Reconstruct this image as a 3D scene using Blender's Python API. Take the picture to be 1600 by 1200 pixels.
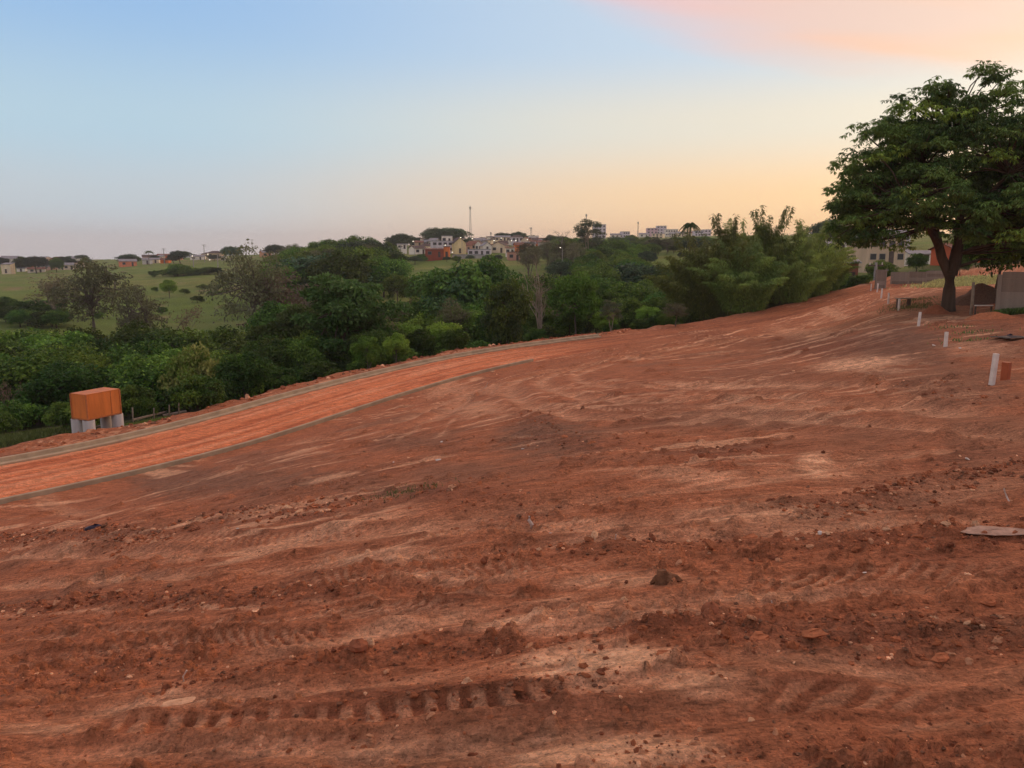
import bpy, math, random
import numpy as np
from mathutils import Vector, Matrix, Euler

for o in list(bpy.data.objects):
    bpy.data.objects.remove(o, do_unlink=True)
scene = bpy.context.scene
COL = scene.collection
R = math.radians

# ------------------------------------------------------------------ camera
EYE = 1.65
FPX = 1220.0                       # focal length in pixels of a 1600 px wide frame
PITCH = math.atan(205.0 / FPX)     # eye-level line sits 205 px above the frame's middle
cam_d = bpy.data.cameras.new('camera')
cam = bpy.data.objects.new('camera', cam_d)
COL.objects.link(cam)
cam.location = (0, 0, EYE)
cam.rotation_euler = (R(90) - PITCH, 0, 0)
cam_d.sensor_width = 36.0
cam_d.lens = 36.0 * FPX / 1600.0
cam_d.clip_start = 0.05
cam_d.clip_end = 20000
scene.camera = cam

# ------------------------------------------------------------------ sky and light
SUN_AZ = 41.0       # degrees to the right of the view axis
SUN_EL = 14.0
world = bpy.data.worlds.new('World')
scene.world = world
world.use_nodes = True
wn = world.node_tree.nodes
wl = world.node_tree.links
wn.clear()


def wnode(t, **kw):
    n = wn.new(t)
    for k, v in kw.items():
        setattr(n, k, v)
    return n


def wmath(op, a, b=None, clamp=False):
    n = wn.new('ShaderNodeMath')
    n.operation = op
    n.use_clamp = clamp
    for i, v in enumerate((a, b)):
        if v is None:
            continue
        if isinstance(v, (int, float)):
            n.inputs[i].default_value = v
        else:
            wl.new(v, n.inputs[i])
    return n.outputs[0]


def wmix(fac, a, b, mode='MIX'):
    n = wn.new('ShaderNodeMix')
    n.data_type = 'RGBA'
    n.blend_type = mode
    for s, v in ((n.inputs[0], fac), (n.inputs[6], a), (n.inputs[7], b)):
        if isinstance(v, tuple):
            s.default_value = (*v, 1)
        elif isinstance(v, (int, float)):
            s.default_value = v
        else:
            wl.new(v, s)
    return n.outputs[2]


def ramp(fac, stops, nodes, links):
    n = nodes.new('ShaderNodeValToRGB')
    n.color_ramp.interpolation = 'EASE'
    el = n.color_ramp.elements
    while len(el) < len(stops):
        el.new(0.5)
    for e, (p, c) in zip(el, stops):
        e.position = p
        e.color = (*c, 1)
    links.new(fac, n.inputs[0])
    return n.outputs[0]


def lin(r, g, b):
    f = lambda c: (c / 255 / 12.92) if c / 255 <= 0.04045 else ((c / 255 + 0.055) / 1.055) ** 2.4
    return (f(r), f(g), f(b))


tc = wnode('ShaderNodeTexCoord')
sep = wnode('ShaderNodeSeparateXYZ')
wl.new(tc.outputs['Generated'], sep.inputs[0])
X_, Y_, Z_ = sep.outputs
elev = wmath('MAXIMUM', Z_, 0.0)
# how far the view turns towards the sunset
hlen = wmath('SQRT', wmath('ADD', wmath('MULTIPLY', X_, X_), wmath('MULTIPLY', Y_, Y_)))
sdot = wmath('DIVIDE', wmath('ADD', wmath('MULTIPLY', X_, math.sin(R(SUN_AZ))),
                             wmath('MULTIPLY', Y_, math.cos(R(SUN_AZ)))), wmath('MAXIMUM', hlen, 0.001))
warm = wnode('ShaderNodeMapRange', interpolation_type='SMOOTHERSTEP')
wl.new(sdot, warm.inputs[0])
warm.inputs[1].default_value = 0.34
warm.inputs[2].default_value = 1.06
cool_side = ramp(elev, [(0.0, lin(200, 198, 200)), (0.06, lin(191, 203, 211)), (0.14, lin(178, 205, 221)),
                        (0.28, lin(148, 186, 226)), (0.7, lin(160, 178, 208)), (1.0, lin(166, 178, 202))], wn, wl)
warm_side = ramp(elev, [(0.0, lin(255, 196, 132)), (0.06, lin(254, 210, 156)), (0.15, lin(230, 221, 202)),
                        (0.24, lin(196, 212, 226)), (0.7, lin(164, 180, 208)), (1.0, lin(166, 178, 202))], wn, wl)
anti_side = ramp(elev, [(0.0, lin(206, 184, 184)), (0.10, lin(232, 202, 190)), (0.24, lin(226, 204, 196)),
                        (0.45, lin(186, 188, 206)), (0.7, lin(170, 180, 206)), (1.0, lin(166, 178, 202))], wn, wl)
anti = wnode('ShaderNodeMapRange', interpolation_type='SMOOTHSTEP')     # rosy belt opposite the sunset
wl.new(sdot, anti.inputs[0])
anti.inputs[1].default_value = 0.22
anti.inputs[2].default_value = -0.65
grad = wmix(anti.outputs[0], wmix(warm.outputs[0], cool_side, warm_side), anti_side)
# thin high cloud catching the last light
skyp = wnode('ShaderNodeCombineXYZ')
zz = wmath('ADD', elev, 0.12)
wl.new(wmath('DIVIDE', X_, zz), skyp.inputs[0])
wl.new(wmath('DIVIDE', Y_, zz), skyp.inputs[1])
cmap = wnode('ShaderNodeMapping')
cmap.inputs['Rotation'].default_value = (0, 0, R(24))
cmap.inputs['Scale'].default_value = (0.42, 1.25, 1)
cmap.inputs['Location'].default_value = (0.35, 0.0, 0)
wl.new(skyp.outputs[0], cmap.inputs[0])
cn = wnode('ShaderNodeTexNoise')
cn.inputs['Scale'].default_value = 0.8
cn.inputs['Detail'].default_value = 4
cn.inputs['Roughness'].default_value = 0.45
cn.inputs['Distortion'].default_value = 0.25
wl.new(cmap.outputs[0], cn.inputs[0])
cm = wnode('ShaderNodeMapRange', interpolation_type='SMOOTHSTEP')
wl.new(cn.outputs[0], cm.inputs[0])
cm.inputs[1].default_value = 0.42
cm.inputs[2].default_value = 0.62
# the sheet's lower edge climbs as one turns away from the sunset
thr = wmath('SUBTRACT', 0.725, wmath('MULTIPLY', sdot, 0.555))
edge = wmath('ADD', wmath('SUBTRACT', elev, thr), wmath('MULTIPLY', wmath('SUBTRACT', cn.outputs[0], 0.5), 0.10))
ce = wnode('ShaderNodeMapRange', interpolation_type='SMOOTHSTEP')
wl.new(edge, ce.inputs[0])
ce.inputs[1].default_value = -0.012
ce.inputs[2].default_value = 0.035
cw = wnode('ShaderNodeMapRange', interpolation_type='SMOOTHSTEP')
wl.new(sdot, cw.inputs[0])
cw.inputs[1].default_value = 0.80
cw.inputs[2].default_value = 0.985
cfac = wmath('MULTIPLY', wmath('ADD', wmath('MULTIPLY', cm.outputs[0], 0.45), 0.55), ce.outputs[0])
ccol = wmix(cw.outputs[0], lin(255, 180, 168), lin(255, 190, 138))
sky_col = wmix(cfac, grad, ccol)
nish = wnode('ShaderNodeTexSky', sky_type='NISHITA')
nish.sun_disc = False
nish.sun_elevation = R(SUN_EL)
nish.sun_rotation = R(SUN_AZ)
nish.dust_density = 2.0
bg1 = wnode('ShaderNodeBackground')
wl.new(nish.outputs[0], bg1.inputs[0])
bg1.inputs[1].default_value = 0.006
bg2 = wnode('ShaderNodeBackground')
wl.new(sky_col, bg2.inputs[0])
bg2.inputs[1].default_value = 1.06
addw = wnode('ShaderNodeAddShader')
wl.new(bg1.outputs[0], addw.inputs[0])
wl.new(bg2.outputs[0], addw.inputs[1])
outw = wnode('ShaderNodeOutputWorld')
wl.new(addw.outputs[0], outw.inputs[0])

sun_d = bpy.data.lights.new('sun', 'SUN')
sun_d.energy = 1.2
sun_d.angle = R(60)
sun_d.color = (1.0, 0.76, 0.52)
sun = bpy.data.objects.new('sun', sun_d)
COL.objects.link(sun)
sd = Vector((math.sin(R(SUN_AZ)) * math.cos(R(SUN_EL)), math.cos(R(SUN_AZ)) * math.cos(R(SUN_EL)), math.sin(R(SUN_EL))))
sun.rotation_euler = (-sd).to_track_quat('-Z', 'Y').to_euler()
sun.location = sd * 200

vs = scene.view_settings
vs.view_transform = 'Standard'
vs.look = 'None'
vs.gamma = 1.0
vs.exposure = 0.0
vs.use_curve_mapping = False
cy = scene.cycles
cy.max_bounces = 4
cy.use_adaptive_sampling = True
cy.adaptive_threshold = 0.02
cy.diffuse_bounces = 2
cy.glossy_bounces = 2
cy.transmission_bounces = 3
cy.transparent_max_bounces = 8
cy.volume_bounces = 0
cy.caustics_reflective = False
cy.caustics_refractive = False

# ------------------------------------------------------------------ small helpers
def put(o, parent=None, label=None, cat=None, group=None, kind=None):
    COL.objects.link(o)
    if parent is not None:
        o.parent = parent
    if label:
        o['label'] = label
    if cat:
        o['category'] = cat
    if group:
        o['group'] = group
    if kind:
        o['kind'] = kind
    return o


def empty(name, loc, rz=0.0, label=None, cat=None, group=None, scale=None):
    o = bpy.data.objects.new(name, None)
    o.empty_display_size = 0.2
    o.location = loc
    o.rotation_euler = (0, 0, rz)
    if scale is not None:
        o.scale = scale
    return put(o, None, label, cat, group)


def np_mesh(name, verts, faces, mats=(), smooth=False, colors=None, mat_idx=None):
    """verts (n,3) array, faces (m,3) or (m,4) array"""
    verts = np.asarray(verts, dtype=np.float32)
    faces = np.asarray(faces, dtype=np.int32)
    me = bpy.data.meshes.new(name)
    k = faces.shape[1]
    me.vertices.add(len(verts))
    me.vertices.foreach_set('co', verts.ravel())
    me.loops.add(faces.size)
    me.loops.foreach_set('vertex_index', faces.ravel())
    me.polygons.add(len(faces))
    me.polygons.foreach_set('loop_start', np.arange(0, faces.size, k, dtype=np.int32))
    me.polygons.foreach_set('loop_total', np.full(len(faces), k, dtype=np.int32))
    for m in mats:
        me.materials.append(m)
    if mat_idx is not None:
        me.polygons.foreach_set('material_index', np.asarray(mat_idx, dtype=np.int32))
    me.polygons.foreach_set('use_smooth', np.full(len(faces), smooth, dtype=bool))
    me.update(calc_edges=True)
    if colors is not None:
        ca = me.color_attributes.new('tint', 'FLOAT_COLOR', 'POINT')
        c4 = np.ones((len(verts), 4), dtype=np.float32)
        c4[:, :3] = colors
        ca.data.foreach_set('color', c4.ravel())
    return me


class MB:
    """collects plain pieces into one mesh"""
    def __init__(self):
        self.v = []
        self.f = []

    def add(self, vs_, fs_):
        b = len(self.v)
        self.v.extend([tuple(p) for p in vs_])
        self.f.extend([tuple(i + b for i in f) for f in fs_])
        return self

    def box(self, c, s, rot=None, taper=1.0):
        x, y, z = s[0] / 2, s[1] / 2, s[2] / 2
        pts = [Vector((sx * x * (taper if sz > 0 else 1), sy * y * (taper if sz > 0 else 1), sz * z))
               for sz in (-1, 1) for sx, sy in ((-1, -1), (1, -1), (1, 1), (-1, 1))]
        if rot is not None:
            m = Euler(rot).to_matrix()
            pts = [m @ p for p in pts]
        c = Vector(c)
        return self.add([p + c for p in pts], [(0, 3, 2, 1), (4, 5, 6, 7), (0, 1, 5, 4), (1, 2, 6, 5), (2, 3, 7, 6), (3, 0, 4, 7)])

    def tube(self, pts, rad, sides=8, cap=True):
        pts = [Vector(p) for p in pts]
        n = len(pts)
        if isinstance(rad, (int, float)):
            rad = [rad] * n
        vv, ff = [], []
        for i, p in enumerate(pts):
            t = (pts[min(i + 1, n - 1)] - pts[max(i - 1, 0)]).normalized()
            a = t.cross(Vector((0, 0, 1)))
            if a.length < 0.05:
                a = t.cross(Vector((0, 1, 0)))
            a.normalize()
            b = t.cross(a)
            for k in range(sides):
                g = 2 * math.pi * k / sides
                vv.append(p + a * (math.cos(g) * rad[i]) + b * (math.sin(g) * rad[i]))
        for i in range(n - 1):
            for k in range(sides):
                k2 = (k + 1) % sides
                ff.append((i * sides + k, i * sides + k2, (i + 1) * sides + k2, (i + 1) * sides + k))
        if cap:
            ff.append(tuple(range(sides))[::-1])
            ff.append(tuple((n - 1) * sides + k for k in range(sides)))
        return self.add(vv, ff)

    def mesh(self, name, mat, smooth=False):
        me = bpy.data.meshes.new(name)
        me.from_pydata(self.v, [], self.f)
        if mat:
            me.materials.append(mat)
        if smooth:
            me.polygons.foreach_set('use_smooth', np.full(len(me.polygons), True))
        me.update()
        return me

    def obj(self, name, mat, parent=None, smooth=False, bevel=0.0, **kw):
        o = bpy.data.objects.new(name, self.mesh(name, mat, smooth))
        if bevel:
            b = o.modifiers.new('bevel', 'BEVEL')
            b.width = bevel
            b.segments = 2
            b.limit_method = 'ANGLE'
        return put(o, parent, **kw)


# ------------------------------------------------------------------ noise
def _hash(ix, iy, seed):
    h = (ix.astype(np.uint32) * np.uint32(374761393)) ^ (iy.astype(np.uint32) * np.uint32(668265263)) ^ np.uint32((seed * 2246822519) & 0xffffffff)
    h = (h ^ (h >> np.uint32(13))) * np.uint32(1274126177)
    h = h ^ (h >> np.uint32(16))
    return (h & np.uint32(0xffffff)).astype(np.float32) / np.float32(0xffffff)


def noise(x, y, seed=0):
    """value noise, -1..1"""
    xi = np.floor(x)
    yi = np.floor(y)
    fx = (x - xi).astype(np.float32)
    fy = (y - yi).astype(np.float32)
    xi = xi.astype(np.int64)
    yi = yi.astype(np.int64)
    fx = fx * fx * fx * (fx * (fx * 6 - 15) + 10)
    fy = fy * fy * fy * (fy * (fy * 6 - 15) + 10)
    a = _hash(xi, yi, seed)
    b = _hash(xi + 1, yi, seed)
    c = _hash(xi, yi + 1, seed)
    d = _hash(xi + 1, yi + 1, seed)
    return (a + (b - a) * fx + (c - a) * fy + (a - b - c + d) * fx * fy) * 2 - 1


def pebbles(x, y, lam, seed, dens):
    """rounded lumps, one per grid cell where dens allows; 0..1"""
    u, v = x / lam, y / lam
    xi = np.floor(u).astype(np.int64)
    yi = np.floor(v).astype(np.int64)
    out = np.zeros(x.shape, np.float32)
    for dx in (-1, 0, 1):
        for dy in (-1, 0, 1):
            cx_, cy_ = xi + dx, yi + dy
            h1, h2, h3, h4 = (_hash(cx_, cy_, seed + k) for k in range(4))
            ra = 0.22 + 0.38 * h3
            ax = (u - cx_ - h1)
            ay = (v - cy_ - h2)
            an = h4 * 6.28
            p = ax * np.cos(an) + ay * np.sin(an)
            q = (ay * np.cos(an) - ax * np.sin(an)) * 1.5
            d = (np.abs(p) ** 2.4 + np.abs(q) ** 2.4) ** (1 / 2.4) / ra
            hgt = ra * 1.5 * np.clip((1 - d) * 2.4, 0, 1) * (0.75 + 0.9 * (h1 - 0.5) * p / ra + 0.25 * h2)
            out = np.maximum(out, np.where(h4 * 0.999 < dens, hgt, 0))
    return out


def fbm(x, y, seed=0, octv=3):
    s, a, t = 0, 1.0, 0
    for i in range(octv):
        s = s + a * noise(x * 2 ** i + 17.3 * i, y * 2 ** i - 9.1 * i, seed + i)
        t += a
        a *= 0.5
    return s / t


def sstep(a, b, x):
    t = np.clip((x - a) / (b - a), 0, 1)
    return t * t * (3 - 2 * t)


# ------------------------------------------------------------------ the lie of the land
CP, SP = math.cos(PITCH), math.sin(PITCH)


def ray(u, v):
    a, b = (u - 800) / FPX, (v - 600) / FPX
    return Vector((a, CP - b * SP, -SP - b * CP))


def at(u, v, Y):
    """the world point Y metres ahead that a sight line through (u, v) meets"""
    d = ray(u, v)
    k = Y / d.y
    return Vector((d.x * k, Y, EYE + d.z * k))


LAND = [  # sight-line surveyed ground points: u, v, metres ahead
    (0, 1200, 3.2), (800, 1200, 2.62), (1600, 1200, 2.45),
    (0, 1000, 6.2), (400, 1000, 4.7), (800, 1000, 3.95), (1200, 1000, 3.65), (1600, 1000, 3.5),
    (0, 880, 11.5), (400, 880, 7.6), (800, 880, 5.7), (1200, 880, 5.0), (1600, 880, 4.7),
    (200, 800, 16.5), (400, 800, 11.5), (800, 800, 7.6), (1200, 800, 6.3), (1600, 800, 5.8),
    (0, 815, 21.5), (400, 710, 26), (600, 700, 18.5), (800, 700, 13.5), (1000, 700, 11.2), (1200, 700, 9.9), (1600, 700, 8.4),
    (600, 645, 33), (800, 640, 22), (1000, 640, 18), (1200, 640, 15), (1400, 640, 12.8), (1600, 640, 11.2),
    (800, 585, 40), (1000, 590, 28), (1200, 590, 22.5), (1400, 590, 18),
    (1100, 545, 42), (1250, 545, 34), (1000, 545, 46),
    (1549, 605, 14.5), (1477, 543, 23), (1435, 510, 31), (1404, 485, 40), (1388, 473, 48), (1377, 464, 57), (1370, 457, 66), (1362, 452, 75),
    (1480, 487, 38), (1600, 492, 34), (1580, 540, 22), (1450, 440, 80), (1540, 450, 70),
    (1330, 452, 84), (1250, 476, 76), (1180, 491, 71),
    (1300, 505, 52), (1350, 480, 56),
    # kerb lines
    (0, 800, 23.5), (190, 745, 27.2), (400, 680, 33), (600, 630, 39), (740, 592, 45), (830, 567, 50),
    (0, 725, 28.6), (200, 690, 32), (400, 632, 38.5), (560, 590, 45.3), (730, 553, 52.5), (900, 530, 60), (1000, 518, 64), (1080, 507, 67),
    # valley and far side, metres ahead and ground level below the eye given directly
]
LAND_Z = [  # u, metres ahead, metres below the eye
    (155, 34.5, 8.05), (0, 33, 8.2), (60, 36, 8.5), (-300, 30, 9), (300, 42, 8.7), (500, 52, 8.6), (700, 63, 8.4), (900, 72, 8.2), (1060, 80, 7.8), (1200, 86, 6.8), (1300, 93, 5.6),
    (0, 60, 12.5), (200, 62, 12.5), (400, 70, 12.6), (600, 78, 12), (800, 88, 11), (1000, 100, 10), (-300, 60, 13),
    (0, 100, 14.5), (300, 105, 14.2), (600, 115, 12.6), (900, 125, 9.5), (1100, 130, 7),
    (0, 190, 12.2), (300, 150, 13.0), (300, 230, 10.4), (640, 160, 9.9), (500, 190, 9.5), (850, 180, 6.5), (1050, 190, 4.0),
    (0, 290, 10.6), (0, 380, 10.8), (50, 430, 10.5), (210, 420, 7.0), (300, 380, 6.4), (300, 470, 4.4), (120, 450, 8.4), (640, 300, 3.4), (700, 330, 0.7), (850, 300, 2.8), (950, 260, 1.8), (1050, 280, 0.0),
    (-100, 520, 8.0), (50, 540, 6.0), (560, 380, 1.8), (700, 450, -4.5), (800, 480, -5.0), (900, 450, -4.5),
    (450, 480, 1.0),
    (1330, 105, 5.5), (1330, 130, 3.8), (1380, 150, 2.5), (1420, 110, 2.6), (1500, 120, 1.5), (1600, 100, 1.2), (1340, 200, 0.5), (1300, 330, -4),
    (1500, 250, -4), (1650, 60, 2.0), (1750, 30, 2.0), (1150, 130, 6.5), (1200, 200, 2.0), (1200, 330, -3),
    (0, 1000, 16), (400, 1000, 8), (800, 900, -12), (1030, 800, -16), (1300, 800, -17), (1600, 800, -18),
    (-600, 300, 9), (-600, 1000, 16), (2200, 300, -8), (2200, 60, 0.6), (2200, 12, 1.5), (2200, 4, 1.55),
    (0, 4000, 60), (800, 4000, 10), (1600, 4000, -18), (-600, 4000, 60), (2200, 4000, -14),
    (-600, 10, 5.6), (-600, 4, 2.6), (-600, 20, 8.6), (-600, 32, 10),
]
_pts = []
for (u, v, Y) in LAND:
    p = at(u, v, Y)
    _pts.append((p.x, p.y, EYE - p.z))
for (u, Y, D) in LAND_Z:
    p = at(u, 395, Y)
    _pts.append((p.x, Y, D))
for r_ in (0.25, 0.7, 1.3):
    for th in (-60, -20, 20, 60):
        _pts.append((r_ * math.sin(R(th)), r_ * math.cos(R(th)), EYE + 0.10 * r_ - 0.12 * r_ * math.sin(R(th))))
_pts = np.array(_pts)


def _q(x, y):
    th = np.arctan2(x, y)
    th = np.clip(th, -1.15, 1.15)
    r = np.hypot(x, y)
    return th * 2.2, np.log(np.maximum(r, 0.2))


_ca, _cb = _q(_pts[:, 0], _pts[:, 1])


def _phi(d2):
    return np.where(d2 < 1e-12, 0.0, 0.5 * d2 * np.log(np.maximum(d2, 1e-12)))


_n = len(_pts)
_A = np.zeros((_n + 3, _n + 3))
_A[:_n, :_n] = _phi((_ca[:, None] - _ca[None]) ** 2 + (_cb[:, None] - _cb[None]) ** 2) + np.eye(_n) * 0.004
_A[:_n, _n] = 1
_A[:_n, _n + 1] = _ca
_A[:_n, _n + 2] = _cb
_A[_n:, :_n] = _A[:_n, _n:].T
_w = np.linalg.solve(_A, np.concatenate([_pts[:, 2], np.zeros(3)]))


def base(x, y):
    """smooth ground level"""
    x = np.atleast_1d(np.asarray(x, float))
    y = np.atleast_1d(np.asarray(y, float))
    out = np.empty(x.shape)
    for s in range(0, len(x), 60000):
        a, b = _q(x[s:s + 60000], y[s:s + 60000])
        acc = _w[_n] + _w[_n + 1] * a + _w[_n + 2] * b
        for i in range(_n):
            d2 = (a - _ca[i]) ** 2 + (b - _cb[i]) ** 2 + 1e-9
            acc += _w[i] * 0.5 * d2 * np.log(d2)
        out[s:s + 60000] = acc
    return EYE - out


def G(u, v, ymax=400):
    """first ground point along a sight line"""
    d = ray(u, v)
    ys = np.geomspace(1.0, ymax, 500)
    k = ys / d.y
    gz = base(d.x * k, ys)
    hit = np.where(EYE + d.z * k < gz)[0]
    if len(hit) == 0:
        return at(u, v, ymax)
    i = max(hit[0], 1)
    ys = np.linspace(ys[i - 1], ys[i], 20)
    k = ys / d.y
    gz = base(d.x * k, ys)
    j = int(np.argmin(np.abs(EYE + d.z * k - gz)))
    return Vector((d.x * k[j], ys[j], float(gz[j])))


# ------------------------------------------------------------------ the road line
RK = [(0, 800, 23.5), (190, 745, 27.2), (400, 680, 33), (600, 630, 39), (740, 592, 45), (830, 567, 50)]
LK = [(0, 725, 28.6), (200, 690, 32), (400, 632, 38.5), (560, 590, 45.3), (730, 553, 52.5), (900, 530, 60), (1000, 518, 64), (1080, 507, 67), (1180, 491, 71), (1250, 476, 76), (1330, 452, 84)]
HW = 2.75     # half width between kerbs
_l = [at(*p) for p in LK]
d0 = (_l[0] - _l[1]).normalized()
_l = [_l[0] + d0 * 24 + Vector((0, 0, -0.4)), _l[0] + d0 * 12] + _l + [_l[-1] + (_l[-1] - _l[-2]) * 1.2]


def resample(pts, step):
    """Catmull-Rom through pts, then even spacing"""
    P = [Vector(p) for p in pts]
    P = [P[0] * 2 - P[1]] + P + [P[-1] * 2 - P[-2]]
    out = []
    for i in range(1, len(P) - 2):
        for k in range(16):
            t = k / 16
            a, b, c, d = P[i - 1], P[i], P[i + 1], P[i + 2]
            out.append(0.5 * ((2 * b) + (c - a) * t + (2 * a - 5 * b + 4 * c - d) * t * t + (3 * b - a - 3 * c + d) * t ** 3))
    out.append(P[-2])
    A = np.array([tuple(p) for p in out])
    s = np.concatenate([[0], np.cumsum(np.linalg.norm(np.diff(A, axis=0), axis=1))])
    n = max(2, int(s[-1] / step))
    q = np.linspace(0, s[-1], n)
    return np.stack([np.interp(q, s, A[:, k]) for k in range(3)], 1), q


LKP, LKS = resample(_l, 1.0)
for _ in range(30):        # iron the line out
    LKP[1:-1] = LKP[1:-1] * 0.5 + (LKP[:-2] + LKP[2:]) * 0.25
_t = np.gradient(LKP[:, :2], axis=0)
_t /= np.linalg.norm(_t, axis=1)[:, None]
NRM = np.stack([_t[:, 1], -_t[:, 0]], 1)          # points from the left kerb across the road (towards the field)
CEN = LKP.copy()
CEN[:, :2] += NRM * HW


def road_coords(x, y):
    """signed distance right of the centre line, arc length, road level"""
    best = np.full(x.shape, 1e9)
    sd_ = np.zeros(x.shape)
    ss = np.zeros(x.shape)
    zz_ = np.zeros(x.shape)
    for i in range(len(CEN) - 1):
        ax, ay, az = CEN[i]
        bx, by, bz = CEN[i + 1]
        dx, dy = bx - ax, by - ay
        L2 = dx * dx + dy * dy
        t = np.clip(((x - ax) * dx + (y - ay) * dy) / L2, 0, 1)
        px, py = ax + t * dx - x, ay + t * dy - y
        d2 = px * px + py * py
        m = d2 < best
        best = np.where(m, d2, best)
        side = np.where((x - ax) * dy - (y - ay) * dx > 0, 1.0, -1.0)
        sd_ = np.where(m, side, sd_)
        ss = np.where(m, LKS[i] + t * (LKS[i + 1] - LKS[i]), ss)
        zz_ = np.where(m, az + t * (bz - az), zz_)
    return sd_ * np.sqrt(best), ss, zz_


def s_at_pixel(u):
    """arc length where the left kerb crosses picture column u"""
    k = LKP[:, 1] > 15
    q = LKP[k]
    dep = q[:, 1] * CP - (q[:, 2] - EYE) * SP
    return float(np.interp(u, q[:, 0] / dep * FPX + 800, LKS[k]))


S_RIGHT_END = s_at_pixel(835) - 6.0
S_LEFT_END = s_at_pixel(940)


# ------------------------------------------------------------------ surface marks left by the machines
class Line:
    def __init__(self, pix, w):
        P = [G(u, v, 120) for u, v in pix]
        self.P, self.S = resample(P, 0.25)
        self.w = w
        self.bb = (self.P[:, 0].min() - 3 * w, self.P[:, 0].max() + 3 * w, self.P[:, 1].min() - 3 * w, self.P[:, 1].max() + 3 * w)

    def local(self, x, y):
        """indices of points near the line, signed offset, arc length, end fade"""
        m = np.where((x > self.bb[0]) & (x < self.bb[1]) & (y > self.bb[2]) & (y < self.bb[3]))[0]
        if len(m) == 0:
            return m, None, None, None
        xx, yy = x[m], y[m]
        best = np.full(len(m), 1e9)
        off = np.zeros(len(m))
        s = np.zeros(len(m))
        for i in range(len(self.P) - 1):
            ax, ay = self.P[i, :2]
            dx, dy = self.P[i + 1, 0] - ax, self.P[i + 1, 1] - ay
            L = math.hypot(dx, dy)
            t = np.clip(((xx - ax) * dx + (yy - ay) * dy) / (L * L), 0, 1)
            px, py = xx - ax - t * dx, yy - ay - t * dy
            d2 = px * px + py * py
            k = d2 < best
            best = np.where(k, d2, best)
            off = np.where(k, np.where(dx * (yy - ay) - dy * (xx - ax) > 0, 1, -1) * np.sqrt(d2), off)
            s = np.where(k, self.S[i] + t * L, s)
        k = np.abs(off) < 3 * self.w
        fade = sstep(0, 1.1, s) * sstep(0, 1.1, self.S[-1] - s)
        return m[k], off[k], s[k], fade[k]


RIDGES = [Line(p, w) for p, w in (      # windrows of loose crumbs: pixels along, half width
    ([(-60, 958), (200, 946), (400, 936), (600, 918)], 0.16),
    ([(250, 1082), (430, 1052), (560, 1030), (700, 1016), (900, 1004), (1060, 992), (1250, 990), (1420, 985), (1650, 975)], 0.13),
    ([(1050, 1012), (1250, 1018), (1450, 1010), (1650, 1000)], 0.12),
    ([(520, 1125), (700, 1095), (860, 1080), (970, 1055)], 0.10),
    ([(1040, 716), (1130, 722), (1230, 704)], 0.45),
    ([(540, 790), (660, 772), (800, 790), (900, 805)], 0.35),
    ([(300, 812), (430, 805), (540, 795)], 0.3),
    ([(1230, 800), (1400, 770), (1640, 715)], 0.22),
    ([(1150, 870), (1350, 850), (1640, 835)], 0.16),
    ([(830, 640), (880, 690), (1010, 700)], 0.5),
    ([(1340, 610), (1430, 600), (1500, 640)], 0.4),
    ([(-40, 840), (110, 835), (240, 850)], 0.3),
    ([(980, 1180), (1200, 1170), (1400, 1180), (1620, 1150)], 0.09),
    ([(0, 1075), (160, 1065), (330, 1045)], 0.10),
    ([(760, 870), (960, 862), (1130, 858)], 0.18),
)]
TREADS = [(Line(p, w), sp, slant, dep) for p, w, sp, slant, dep in (   # lugged wheel tracks
    ([(60, 1140), (330, 1138), (560, 1125), (760, 1104), (960, 1078), (1150, 1066)], 0.085, 0.135, 0.35, 0.055),
    ([(60, 1180), (330, 1176), (600, 1160), (800, 1138)], 0.06, 0.135, -0.4, 0.025),
    ([(1060, 932), (1250, 914), (1420, 905), (1660, 890)], 0.13, 0.125, -1.1, 0.045),
    ([(1020, 1100), (1200, 1090), (1420, 1086), (1660, 1092)], 0.10, 0.15, -0.9, 0.034),
    ([(-60, 1016), (160, 998), (380, 982), (640, 958), (860, 945)], 0.13, 0.10, -1.3, 0.030),
    ([(-60, 1050), (200, 1022), (430, 1004), (700, 985)], 0.12, 0.10, 1.3, 0.024),
    ([(400, 915), (620, 905), (860, 893), (1060, 884)], 0.16, 0.11, 1.2, 0.026),
    ([(960, 800), (1200, 778), (1400, 765), (1640, 740)], 0.20, 0.13, 1.1, 0.028),
    ([(760, 655), (860, 640), (1040, 640), (1300, 620)], 0.3, 0.2, 0.9, 0.035),
    ([(900, 625), (1040, 622), (1240, 610)], 0.3, 0.2, -0.9, 0.035),
    ([(-60, 870), (260, 846), (520, 838), (760, 822)], 0.22, 0.15, 1.0, 0.028),
)]
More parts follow.
